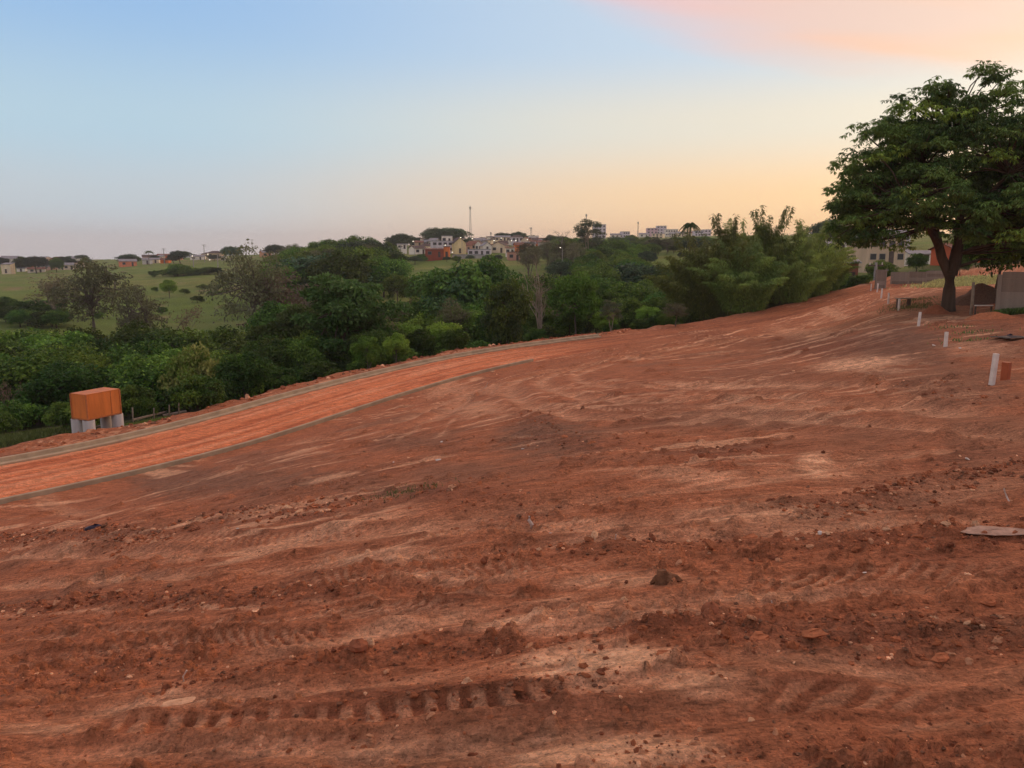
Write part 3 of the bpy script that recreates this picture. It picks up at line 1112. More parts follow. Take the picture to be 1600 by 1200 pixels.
def limb(mb, a, b, r0, r1, rs, sag=0.15, sides=5, n=5):
    a, b = np.array(a, float), np.array(b, float)
    L = np.linalg.norm(b - a)
    pts = []
    side = rs.normal(size=3) * 0.08 * L
    for i in range(n):
        t = i / (n - 1)
        p = a + (b - a) * t + side * math.sin(math.pi * t) + np.array((0, 0, sag * L)) * math.sin(math.pi * t) * (0.8 - t * 0.5)
        pts.append(p)
    mb.tube(pts, [r0 + (r1 - r0) * i / (n - 1) for i in range(n)], sides, cap=False)
    return pts


def broad_tree(seed, H=8.0, rx=3.2, rz=2.6, zc=None, nclump=26, rcl=1.1, nleaf=190, L=0.34, W=0.17, droop=0.25,
               cols=(DARK_G, MID_G), tr=0.16, bark=None, shell=0.55, bottom=-0.75, flat=0.75, multi=1, tipcol=None, stretch=1.0):
    """trunk mesh and crown mesh of a broadleaf tree, base at the origin"""
    rs = np.random.RandomState(seed)
    zc = H - rz if zc is None else zc

    def draw():
        d = unit(rs, 1)[0]
        while d[2] < bottom:
            d = unit(rs, 1)[0]
        q = shell + (1 - shell) * rs.rand()
        k = 1 + 0.22 * rs.normal() * 0.6
        return np.array((d[0] * rx * q * k, d[1] * rx * q * k, zc + d[2] * (rz - rcl * 0.5) * q))
    cl = spaced(rs, nclump, draw, rcl * 0.62)
    mb = MB()
    forks = []
    for m in range(multi):
        lean = rs.normal(size=2) * 0.05 * H + (np.array((math.cos(m * 2.4), math.sin(m * 2.4))) * 0.10 * H if multi > 1 else 0)
        hb = zc - rz * 0.35
        pts = [(0.12 * math.cos(m * 2.4) * (multi > 1), 0.12 * math.sin(m * 2.4) * (multi > 1), -0.3), (lean[0] * 0.25, lean[1] * 0.25, hb * 0.35), (lean[0] * 0.7, lean[1] * 0.7, hb * 0.75), (lean[0], lean[1], hb), (lean[0] * 1.2, lean[1] * 1.2, zc + rz * 0.4)]
        k = 1.0 / math.sqrt(multi)
        mb.tube(pts, [tr * 1.35 * k, tr * k, tr * 0.85 * k, tr * 0.7 * k, tr * 0.25 * k], 7, cap=False)
        forks.append([np.array(p) for p in pts[2:]])
    for c in cl:
        fk = forks[rs.randint(multi)]
        a = fk[0] + (fk[2] - fk[0]) * rs.uniform(0.15, 0.8)
        limb(mb, a, c, tr * 0.42, tr * 0.08, rs, 0.12)
    C, A, N, K = [], [], [], []
    c0, c1 = np.array(cols[0]), np.array(cols[1])
    for c in cl:
        n = int(nleaf * rs.uniform(0.7, 1.25))
        rr_ = rcl * rs.uniform(0.75, 1.25)
        d = unit(rs, n)
        d[:, 2] = np.where(rs.rand(n) < 0.6, np.abs(d[:, 2]), d[:, 2])
        q = rs.rand(n) ** 0.4
        p = c + d * (rr_ * q)[:, None] * np.array((1, 1, flat * stretch))
        C.append(p)
        A.append(d * 0.7 + rs.normal(size=(n, 3)) * 0.5 + np.array((0, 0, -droop)))
        N.append(d * 0.6 + np.array((0, 0, 0.7)) + rs.normal(size=(n, 3)) * 0.45)
        t = np.clip(rs.uniform(0.0, 1.0) + rs.normal(size=n) * 0.22, 0, 1)
        col = c0 + (c1 - c0) * t[:, None]
        if tipcol is not None:
            tip = (rs.rand(n) < 0.16)[:, None]
            col = np.where(tip, np.array(tipcol), col)
        K.append(col * rs.uniform(0.8, 1.2, (n, 1)))
    C, A, N, K = map(np.concatenate, (C, A, N, K))
    s = rs.uniform(0.7, 1.3, len(C))
    return mb.mesh('trunk', bark or BARK, True), leaves_mesh('crown', C, A, N, L * s, W * s, K), H


def bare_tree(seed, H=10.0, spread=0.30, tr=0.14, bark=None, multi=3, depth=4, leafy=0, col=BROWN_G):
    rs = np.random.RandomState(seed)
    trunk, br = MB(), MB()
    tips = []

    def grow(p, d, L, r, lev):
        q = p + d * L * 0.5 + rs.normal(size=3) * L * 0.04
        e = p + d * L + rs.normal(size=3) * L * 0.05
        (trunk if lev == 0 else br).tube([p, q, e], [r, r * 0.85, r * 0.68], 6 if lev == 0 else 4, cap=False)
        if lev >= depth:
            tips.append(e)
            return
        for k in range(rs.randint(2, 4)):
            nd = d + rs.normal(size=3) * (0.32 + spread * 0.6)
            nd[2] = abs(nd[2]) * 0.75 + 0.22
            nd /= np.linalg.norm(nd)
            grow(e if k else q, nd, L * rs.uniform(0.5, 0.68), r * 0.58, lev + 1)
    for m in range(multi):
        a = m * 2 * math.pi / multi + rs.rand()
        d = np.array((math.cos(a) * spread * 0.6, math.sin(a) * spread * 0.6, 1.0))
        d /= np.linalg.norm(d)
        grow(np.array((math.cos(a) * 0.15, math.sin(a) * 0.15, -0.3)) * (multi > 1), d, H * 0.46 * rs.uniform(0.8, 1.1), tr * (1 if multi == 1 else 0.7), 0)
    crown = br.mesh('branches', bark or BARK_GREY, True)
    lv = None
    if leafy:
        tips = np.array(tips)
        C = np.repeat(tips, leafy, 0) + rs.normal(size=(len(tips) * leafy, 3)) * 0.28
        n = len(C)
        lv = leaves_mesh('crown', C, unit(rs, n) + np.array((0, 0, -0.3)), unit(rs, n), 0.22 * rs.uniform(0.7, 1.3, n), 0.10, np.array(col) * rs.uniform(0.7, 1.3, (n, 1)))
    return trunk.mesh('trunk', bark or BARK_GREY, True), crown, H, lv


def palm_tree(seed, H=9.0, nfr=16, fl=2.6):
    rs = np.random.RandomState(seed)
    mb = MB()
    mb.tube([(0, 0, -0.3), (0.1, 0, H * 0.4), (0.18, 0.05, H * 0.88)], [0.17, 0.13, 0.11], 7)
    top = np.array((0.18, 0.05, H * 0.88))
    C, A, N = [], [], []
    for k in range(nfr):
        a = k * 2.4 + rs.rand() * 0.4
        up = rs.uniform(-0.1, 1.1)
        h = np.array((math.cos(a), math.sin(a), 0))
        for t in np.linspace(0.1, 1, 14):
            p = top + h * fl * t * (0.9 - 0.25 * up * 0.5) + np.array((0, 0, up * fl * t * 0.7 - fl * t * t * (0.55 + 0.3 * up)))
            for sgn in (-1, 1):
                sd_ = np.array((-h[1], h[0], 0)) * sgn
                C.append(p + sd_ * 0.2)
                A.append(sd_ + h * 0.5 + np.array((0, 0, -0.6)))
                N.append(np.array((0, 0, 1)) + h * 0.2)
    n = len(C)
    col = np.array(DARK_G) * rs.uniform(0.7, 1.3, (n, 1))
    return mb.mesh('trunk', BARK_GREY, True), leaves_mesh('crown', np.array(C), np.array(A), np.array(N), 0.75, 0.16, col), H


def bamboo(seed, H=10.0, n=64, spread=3.4):
    rs = np.random.RandomState(seed)
    mb = MB()
    C, A, N, K = [], [], [], []
    for i in range(n):
        a = rs.rand() * 2 * math.pi
        q = rs.rand() ** 0.6
        r0 = q * 1.5
        h = np.array((math.cos(a), math.sin(a), 0))
        hh = H * rs.uniform(0.55, 1.0) * (1.06 - 0.35 * q)
        out = spread * (0.15 + 0.85 * q) * rs.uniform(0.6, 1.25)
        bend = rs.uniform(0.45, 0.95)
        pts = []
        for t in np.linspace(0, 1, 9):
            z = hh * (1.18 * t - 0.32 * bend * t ** 4) / (1.18 - 0.32 * bend)
            pts.append(h * (r0 + out * t ** 2.3) + np.array((0, 0, z)))
        pts[0] = pts[0] - np.array((0, 0, 0.4))
        mb.tube(pts, [0.05 * (1 - 0.8 * t) for t in np.linspace(0, 1, 9)], 4, cap=False)
        pa = np.array(pts)
        tone = rs.rand()
        m = 560
        t = rs.uniform(0.08, 1.0, m) ** 0.8
        base_p = np.stack([np.interp(t, np.linspace(0, 1, 9), pa[:, k]) for k in range(3)], 1)
        rad = (0.35 + 0.85 * np.sin(np.pi * t) ** 0.7) * rs.rand(m) ** 0.6 + 0.05
        d = unit(rs, m)
        d[:, 2] = -np.abs(d[:, 2]) * 0.5 + 0.15
        p = base_p + d * rad[:, None]
        C.append(p)
        A.append(d * 0.6 + np.array((0, 0, -0.75)) + h * 0.35 * t[:, None] + rs.normal(size=(m, 3)) * 0.25)
        N.append(unit(rs, m) + np.array((0, 0, 0.4)))
        c0, c1 = np.array((0.045, 0.075, 0.017)), np.array((0.135, 0.175, 0.036))
        K.append((c0 + (c1 - c0) * np.clip(tone * 0.8 + rs.rand(m) * 0.3, 0, 1)[:, None]))
    for i in range(7):      # bare whips with a tuft nodding over the rest
        a = rs.rand() * 2 * math.pi
        h = np.array((math.cos(a), math.sin(a), 0))
        o1 = rs.uniform(0.5, 2.2)
        top = H * rs.uniform(0.98, 1.12)
        pa = np.array([h * (0.6 + o1 * t ** 2) + np.array((0, 0, top * t - 0.9 * max(0, t - 0.8) * 2)) for t in np.linspace(0, 1, 9)])
        mb.tube(pa, [0.035 * (1 - 0.8 * t) for t in np.linspace(0, 1, 9)], 4, cap=False)
        m = 130
        t = rs.uniform(0.80, 1.0, m)
        p = np.stack([np.interp(t, np.linspace(0, 1, 9), pa[:, k]) for k in range(3)], 1)
        d = unit(rs, m)
        C.append(p + d * 0.42 * rs.rand(m, 1))
        A.append(d * 0.7 + np.array((0, 0, -0.6)) + h * 0.3)
        N.append(unit(rs, m))
        K.append(np.repeat(np.array([(0.09, 0.12, 0.035)]), m, 0))
    C, A, N, K = map(np.concatenate, (C, A, N, K))
    s = rs.uniform(0.7, 1.3, len(C))
    return mb.mesh('culms', CULM, True), leaves_mesh('foliage', C, A, N, 0.38 * s, 0.075 * s, K), H


PROTO = {}
for k in range(4):
    PROTO['dense%d' % k] = broad_tree(100 + k, H=8, rx=3.2 + 0.25 * k, rz=3.5, nclump=48, rcl=1.35, nleaf=250, L=0.40, W=0.22, flat=0.9, cols=(DARK_G, MID_G), tr=0.17, tipcol=LIGHT_G if k % 2 else None)
for k in range(3):
    PROTO['light%d' % k] = broad_tree(140 + k, H=7, rx=2.6, rz=2.9, nclump=34, rcl=1.05, nleaf=210, L=0.34, W=0.18, flat=0.85, cols=(MID_G, LIGHT_G), tr=0.12, bark=BARK_GREY, multi=1 + k)
for k in range(3):
    PROTO['olive%d' % k] = broad_tree(160 + k, H=9, rx=3.2, rz=3.5, nclump=44, rcl=1.0, nleaf=75, L=0.30, W=0.14, cols=(OLIVE, (0.07, 0.075, 0.04)), tr=0.16, bark=BARK_GREY, shell=0.4, multi=1 + k % 2)
for k in range(3):
    PROTO['bush%d' % k] = broad_tree(180 + k, H=3, rx=1.8, rz=1.5, nclump=26, rcl=0.8, nleaf=200, L=0.28, W=0.15, cols=((DARK_G, MID_G), (DARK_G, LIGHT_G), (MID_G, YELLOW_G))[k], tr=0.06, multi=3, bottom=-0.95, shell=0.5)
for k in range(2):
    PROTO['vine%d' % k] = broad_tree(190 + k, H=8, rx=2.2, rz=3.9, nclump=48, rcl=1.05, nleaf=240, L=0.34, W=0.16, droop=1.2, cols=((0.026, 0.052, 0.02), MID_G), tr=0.16, bottom=-1.0, shell=0.6, flat=1.1)
for k in range(2):
    PROTO['flatcrown%d' % k] = broad_tree(200 + k, H=8.5, rx=3.8, rz=3.8, nclump=46, rcl=1.3, nleaf=240, L=0.40, W=0.22, flat=0.45, cols=(DARK_G, (0.065, 0.11, 0.03)), tr=0.2, shell=0.35, droop=0.1)
for k in range(2):
    PROTO['dome%d' % k] = broad_tree(210 + k, H=7, rx=3.5, rz=3.0, nclump=40, rcl=1.3, nleaf=170, L=0.45, W=0.26, flat=0.9, cols=((0.028, 0.05, 0.026), (0.045, 0.075, 0.032)), tr=0.2, bottom=-0.4, shell=0.6)
PROTO['eucalypt'] = broad_tree(220, H=14, rx=3.4, rz=5.2, nclump=26, rcl=1.4, nleaf=190, L=0.42, W=0.2, cols=(BLUE_G, OLIVE), tr=0.2, bark=BARK_PALE, shell=0.6, flat=0.6, multi=2)
PROTO['brown0'] = broad_tree(225, H=6, rx=2.4, rz=2.4, nclump=22, rcl=0.9, nleaf=70, L=0.26, W=0.12, cols=(BROWN_G, (0.10, 0.09, 0.055)), tr=0.1, bark=BARK_GREY, multi=3, shell=0.3)
PROTO['palm0'] = palm_tree(230)
BARE = [bare_tree(240, 10, 0.10, 0.17, BARK_PALE, 5, 4, 2), bare_tree(241, 8, 0.5, 0.16, BARK_GREY, 1, 5), bare_tree(242, 6, 0.4, 0.09, BARK_GREY, 2, 5, 3)]
for i, b in enumerate(BARE):
    PROTO['bare%d' % i] = (b[0], b[1], b[2], b[3])
for k in range(3):
    PROTO['bamboo%d' % k] = bamboo(250 + k)


def X_at(u, Y):
    x = (u - 800) / FPX * Y
    for _ in range(2):
        z = float(base([x], [Y])[0])
        x = (u - 800) / FPX * (Y * CP - (z - EYE) * SP)
    return x


def gz1(x, y):
    r_ = math.hypot(x, y)
    if r_ > 225 and y > 110:      # beyond the lots only the rolling ground counts
        a, b = np.array([x]), np.array([y])
        return float((base(a, b) + 0.5 * fbm(a / 14, b / 14, 71, 3) + 0.25 * fbm(a / 4, b / 4, 72, 2))[0])
    return float(terrain([x], [y])[0])


def plant(proto, x, y, height, name, label, cat, group=None, rz=None, wide=1.0, z=None, rng=random.Random(3)):
    p = PROTO[proto]
    s = height / p[2]
    z = gz1(x, y) if z is None else z
    e = empty(name, (x, y, z), rng.uniform(0, 6.28) if rz is None else rz, label, cat, group, (s * wide, s * wide, s))
    names = ('culms', 'foliage') if proto.startswith('bamboo') else (('trunk', 'branches') if proto.startswith('bare') else ('trunk', 'crown'))
    put(bpy.data.objects.new(names[0], p[0]), e)
    put(bpy.data.objects.new(names[1], p[1]), e)
    if len(p) > 3 and p[3] is not None:
        put(bpy.data.objects.new('dry_leaves', p[3]), e)
    return e


def plant_px(proto, u, Y, vtop, name, label, cat='tree', group=None, wide=1.0, rz=None):
    """a tree Y metres ahead whose top reaches the sight line through row vtop"""
    x = X_at(u, Y)
    z = gz1(x, Y)
    return plant(proto, x, Y, max(1.0, at(u, vtop, Y).z - z), name, label, cat, group, rz, wide, z)


# --- trees that stand out one by one
plant_px('flatcrown0', 545, 62, 416, 'broadleaf_tree', 'tallest dark green tree with layered branches in the middle of the valley wood', wide=0.95, rz=0.4)
plant_px('flatcrown1', 470, 66, 470, 'broadleaf_tree', 'dark layered tree just left of the tallest dark tree in the wood', wide=0.9)
plant_px('olive0', 152, 105, 398, 'sparse_tree', 'tall thin-leaved olive tree at far left before the pasture', wide=0.95, rz=1.0)
plant_px('olive1', 222, 100, 432, 'sparse_tree', 'smaller thin-leaved olive tree right beside the tall olive tree at left', wide=0.75)
plant_px('olive2', 395, 98, 378, 'sparse_tree', 'tall grey-brown thin-leaved tree in front of the open pasture', wide=0.85, rz=2.2)
plant_px('brown0', 440, 100, 418, 'sparse_tree', 'brownish dry-leaved tree right beside the tall grey-brown tree', wide=1.1)
plant_px('brown0', 92, 150, 424, 'sparse_tree', 'brown dry-leaved tree on the pasture at far left', wide=1.3)
plant_px('bare2', 283, 112, 440, 'bare_tree', 'slim leafless young tree standing before the open pasture', wide=0.8)
plant_px('bare1', 174, 190, 386, 'bare_tree', 'leafless grey tree with round crown on the left skyline')
plant_px('bare0', 843, 70, 402, 'bare_tree', 'group of tall pale bare trunks in the middle of the wood', wide=0.75)
plant_px('bare1', 868, 230, 348, 'bare_tree', 'leafless pinkish tree on the skyline left of the tall eucalypt', wide=1.2)
plant_px('bare1', 890, 240, 352, 'bare_tree', 'leafless tree touching the tall eucalypt on the skyline', wide=1.2, rz=2)
plant_px('eucalypt', 919, 235, 338, 'eucalypt_tree', 'tall airy eucalypt rising above the skyline woods', wide=1.15)
plant_px('palm0', 1076, 170, 342, 'palm_tree', 'palm tree with small tuft left of the bamboo on the skyline', wide=0.8)
plant_px('palm0', 233, 420, 390, 'palm_tree', 'dark palm tree beside white houses on the left skyline', wide=1.2)
plant_px('vine0', 790, 62, 438, 'vine_covered_tree', 'rounded vine-covered green tree in front of the bare pale trunks', wide=1.0)
plant_px('vine1', 715, 88, 408, 'vine_covered_tree', 'broad dark tree draped in hanging creepers left of the bare trunks', wide=1.4)
plant_px('vine0', 755, 92, 405, 'vine_covered_tree', 'dark creeper-draped tree right behind the rounded vine-covered tree', wide=1.2)
plant_px('light0', 900, 72, 424, 'young_tree', 'slender light green tree with two pale stems right of the bare trunks', wide=0.8)
plant_px('bush2', 310, 48, 540, 'young_tree', 'yellowish green young tree right of the orange tank', wide=0.62)
plant_px('light1', 575, 50, 524, 'young_tree', 'bright green small tree at the road edge under the tallest dark tree', wide=0.9)
plant_px('light2', 620, 53, 520, 'young_tree', 'bright green small tree beside the kerb right of the other bright one', wide=0.9)
plant_px('bush1', 386, 47, 572, 'bush', 'bright green round bush in front of the dark wood at the kerb', cat='bush', wide=0.7)
plant_px('bush0', 210, 41, 602, 'bush', 'dark leafy bush right behind the orange tank', cat='bush', wide=0.8)
plant_px('bush1', 230, 40.5, 618, 'bush', 'small light green bush at the right of the orange tank', cat='bush', wide=0.6)
plant_px('bare2', 20, 44, 550, 'bare_tree', 'broken pale trunk overgrown with creepers at the left edge', wide=0.4)
plant_px('olive1', 1055, 66.5, 470, 'silver_shrub', 'silvery grey-green shrub where the road meets the bamboo', cat='shrub', wide=1.5)

# --- the bamboo
for (pr, u, Y, vt, wd, lb) in (
        ('bamboo0', 1130, 78, 346, 0.95, 'left clump of the tall feathery bamboo thicket'),
        ('bamboo1', 1195, 80, 336, 0.9, 'tallest middle clump of the feathery bamboo thicket'),
        ('bamboo2', 1262, 83, 352, 1.15, 'right yellow-green clump of the bamboo thicket'),
        ('bamboo1', 1092, 80, 376, 1.4, 'low clump at the left end of the bamboo thicket'),
        ('bamboo0', 1165, 88, 352, 1.0, 'bamboo clump behind the middle of the thicket'),
        ('bamboo2', 1160, 75, 380, 1.4, 'low bamboo clump in front of the thicket, left one'),
        ('bamboo0', 1225, 79, 374, 1.45, 'low bamboo clump in front of the thicket, right one'),
        ('bamboo1', 1278, 86, 372, 1.3, 'low bamboo clump at the right end of the thicket')):
    plant_px(pr, u, Y, vt, 'bamboo_clump', lb, 'bamboo', wide=wd)

# --- the wood, tree by tree
rng = random.Random(11)


ORD = ['leftmost', 'second', 'third', 'fourth', 'fifth', 'sixth', 'seventh', 'eighth', 'ninth', 'tenth', 'eleventh', 'twelfth', 'thirteenth', 'fourteenth', 'fifteenth', 'sixteenth', 'seventeenth', 'eighteenth', 'nineteenth', 'twentieth']


def rank(made, label):
    """tell the members of a stand apart by row and by place in the row"""
    made = sorted(made, key=lambda o: math.hypot(o.location.x, o.location.y))
    nrow = max(1, min(5, math.ceil(len(made) / 12)))
    names = {1: ['row'], 2: ['front row', 'back row'], 3: ['front row', 'middle row', 'back row'],
             4: ['front row', 'second row', 'third row', 'back row'], 5: ['front row', 'second row', 'third row', 'fourth row', 'back row']}[nrow]
    per = math.ceil(len(made) / nrow)
    for r_ in range(nrow):
        row = sorted(made[r_ * per:(r_ + 1) * per], key=lambda o: o.location.x / o.location.y)
        for i, o in enumerate(row):
            o['label'] = '%s, %s, %s%s' % (label, names[r_], ORD[i], '' if i == 0 else ' from left')


def scatter(n, ur, yr, vtop, protos, name, label, cat, group, gap, wide=(0.85, 1.2), hmin=1.5, hmax=12, droad=-6.2):
    done = []
    made = []
    tries = 0
    while len(done) < n and tries < n * 40:
        tries += 1
        u, Y = rng.uniform(*ur), math.sqrt(rng.uniform(yr[0] ** 2, yr[1] ** 2))
        x = X_at(u, Y)
        if any((x - a) ** 2 + (Y - b) ** 2 < (gap * Y / 60) ** 2 for a, b in done):
            continue
        if Y < 110:
            d = float(road_coords(np.array([x]), np.array([Y]))[0][0])
            if d > droad:
                continue
        z = gz1(x, Y)
        h = at(u, vtop(u, Y) + rng.uniform(-1, 1) * 600 / Y, Y).z - z
        if h < hmin:
            continue
        done.append((x, Y))
        made.append(plant(rng.choice(protos), x, Y, min(h, hmax), name, label, cat, group, None, rng.uniform(*wide), z))
    rank(made, label)


DN = ['dense0', 'dense1', 'dense2', 'dense3']
LT = ['light0', 'light1', 'light2']
scatter(34, (-90, 470), (46, 82), lambda u, Y: 503 + (82 - Y) * 1.55, DN + LT[:1] + DN, 'broadleaf_tree', 'green tree in the low wood below the left pasture', 'tree', 'valley wood at left', 3.4, (1.0, 1.35))
scatter(26, (430, 720), (56, 95), lambda u, Y: 470 + (95 - Y) * 1.4, DN + LT[:1], 'broadleaf_tree', 'green tree around the tallest dark tree', 'tree', 'valley wood in the middle', 3.4, (0.9, 1.2))
scatter(34, (690, 1080), (70, 120), lambda u, Y: 425 + (120 - Y) * 1.25, DN + ['vine0', 'light0', 'dense1'], 'broadleaf_tree', 'dark tree between bare trunks and bamboo', 'tree', 'valley wood at right', 3.2, (0.9, 1.25))
scatter(38, (870, 1110), (125, 250), lambda u, Y: 372 + (250 - Y) * 0.33 + 14 * abs(u - 970) / 120, DN + ['dome0'], 'broadleaf_tree', 'dark tree on the wooded ridge', 'tree', 'wooded ridge', 2.4, (1.0, 1.4))
scatter(28, (440, 605), (150, 270), lambda u, Y: 364 + (270 - Y) * 0.25 + abs(u - 545) * 0.16, DN + ['dome1', 'olive0'], 'broadleaf_tree', 'tree on the wooded knoll', 'tree', 'wooded knoll', 2.2, (1.0, 1.4))
scatter(16, (820, 900), (190, 260), lambda u, Y: 372 + rng.uniform(0, 18), ['olive0', 'olive1', 'dense0'], 'sparse_tree', 'greyish tree below the tall eucalypt', 'tree', 'grey trees by the eucalypt', 1.5, (0.9, 1.2))
scatter(75, (855, 1110), (250, 430), lambda u, Y: 371 + rng.uniform(-3, 8), DN + ['dome0', 'olive0'], 'broadleaf_tree', 'small tree behind the wooded ridge', 'tree', 'trees behind the ridge', 0.65, (1.0, 1.5), 2.5, 11)
scatter(9, (470, 1000), (60, 100), lambda u, Y: 470 - u * 0.03 + (100 - Y) * 0.9, ['olive0', 'olive1', 'olive2', 'eucalypt', 'brown0'], 'sparse_tree', 'ragged tree sticking out of the wood', 'tree', 'ragged trees in the valley wood', 6, (0.7, 1.0), 3, 11)
scatter(40, (-60, 1080), (36, 66), lambda u, Y: 640 - u * 0.115 - (Y - 36) * 1.0, ['bush0', 'bush0', 'bush0', 'bush1'], 'bush', 'leafy bush along the forest side of the road', 'bush', 'roadside undergrowth', 1.6, (0.8, 1.3), 1.2, 3.4, -5.2)
scatter(26, (520, 1090), (56, 82), lambda u, Y: 560 - (u - 520) * 0.10 - (Y - 56) * 1.0, ['bush0', 'bush0', 'bush1'], 'bush', 'dark bush beside the far road stretch', 'bush', 'undergrowth on the far stretch', 1.6, (0.9, 1.4), 1.2, 3.6, -5.0)
scatter(22, (560, 860), (280, 330), lambda u, Y: 398 + rng.uniform(0, 8), ['dome0', 'dense2', 'bush0'], 'broadleaf_tree', 'low tree along the lower town edge', 'tree', 'trees below the town', 1.3, (1.0, 1.5), 2.0, 7)
scatter(22, (0, 620), (400, 560), lambda u, Y: 404 - u * 0.012 + rng.uniform(-4, 5), ['dome0', 'dome1', 'dense0'], 'broadleaf_tree', 'small tree among left skyline houses', 'tree', 'trees on the left skyline', 1.2, (1.0, 1.5), 2.5, 9)
scatter(24, (620, 1000), (380, 620), lambda u, Y: 372 + rng.uniform(-5, 6), ['dome0', 'dome1', 'dense3'], 'broadleaf_tree', 'dark tree among the town houses', 'tree', 'town trees', 1.2, (1.0, 1.5), 2.5, 10)
for (pr, u, Y, vt, wd, lb) in (
        ('dome0', 682, 420, 356, 1.5, 'large dark domed tree above the white town house'), ('dome1', 705, 425, 355, 1.5, 'large domed tree right of the other one above the town'),
        ('dome1', 628, 380, 364, 1.2, 'round dark tree at the left end of the town'), ('dome0', 203, 430, 397, 1.6, 'round dark tree above the orange house on the left skyline'),
        ('dome1', 282, 430, 391, 1.3, 'round dark tree right of the palm on the left skyline'), ('dome0', 362, 420, 385, 1.3, 'round dark tree right of the utility pole on the left skyline'),
        ('dome0', 430, 420, 382, 1.3, 'small round tree on the skyline above the knoll'), ('dome1', 785, 470, 363, 1.3, 'small dark umbrella-shaped tree on the town skyline'),
        ('dome0', 810, 470, 362, 1.2, 'small round tree on the town skyline right of the umbrella-shaped one'), ('dome0', 823, 290, 388, 1.0, 'round green tree beside the yellow lit wall in the town'),
        ('light1', 265, 200, 436, 1.1, 'small green tree alone on the left pasture'), ('bush0', 278, 298, 412, 1.3, 'dark bush at the top of the left pasture'), ('bush1', 293, 298, 414, 1.3, 'second dark bush at the top of the left pasture'),
        ('light0', 622, 150, 427, 1.0, 'lone small tree on the middle pasture, left one'), ('light1', 656, 145, 428, 1.1, 'lone small tree on the middle pasture, right one'),
        ('dome0', 1295, 230, 342, 1.0, 'round dark tree between the bamboo and the mango tree')):
    plant_px(pr, u, Y, vt, 'broadleaf_tree', lb, wide=wd)
scatter(14, (225, 345), (296, 306), lambda u, Y: 419 + rng.uniform(-2, 3), ['bush0'], 'bush', 'hedge bush across the upper left pasture', 'bush', 'pasture hedge', 0.4, (1.2, 1.8), 0.8, 2.6)
scatter(9, (150, 340), (150, 230), lambda u, Y: 474 - (Y - 150) * 0.4, ['bush0', 'bush1'], 'bush', 'small shrub on the open left pasture', 'bush', 'pasture shrubs', 3, (1.0, 1.5), 0.7, 1.6)
scatter(12, (0, 100), (140, 180), lambda u, Y: 462 + rng.uniform(-3, 5), ['dense0', 'bush0', 'dense2'], 'bush', 'low bush clump below the left pasture', 'bush', 'bushes at far left', 1.0, (1.2, 1.8), 1.0, 3.2)

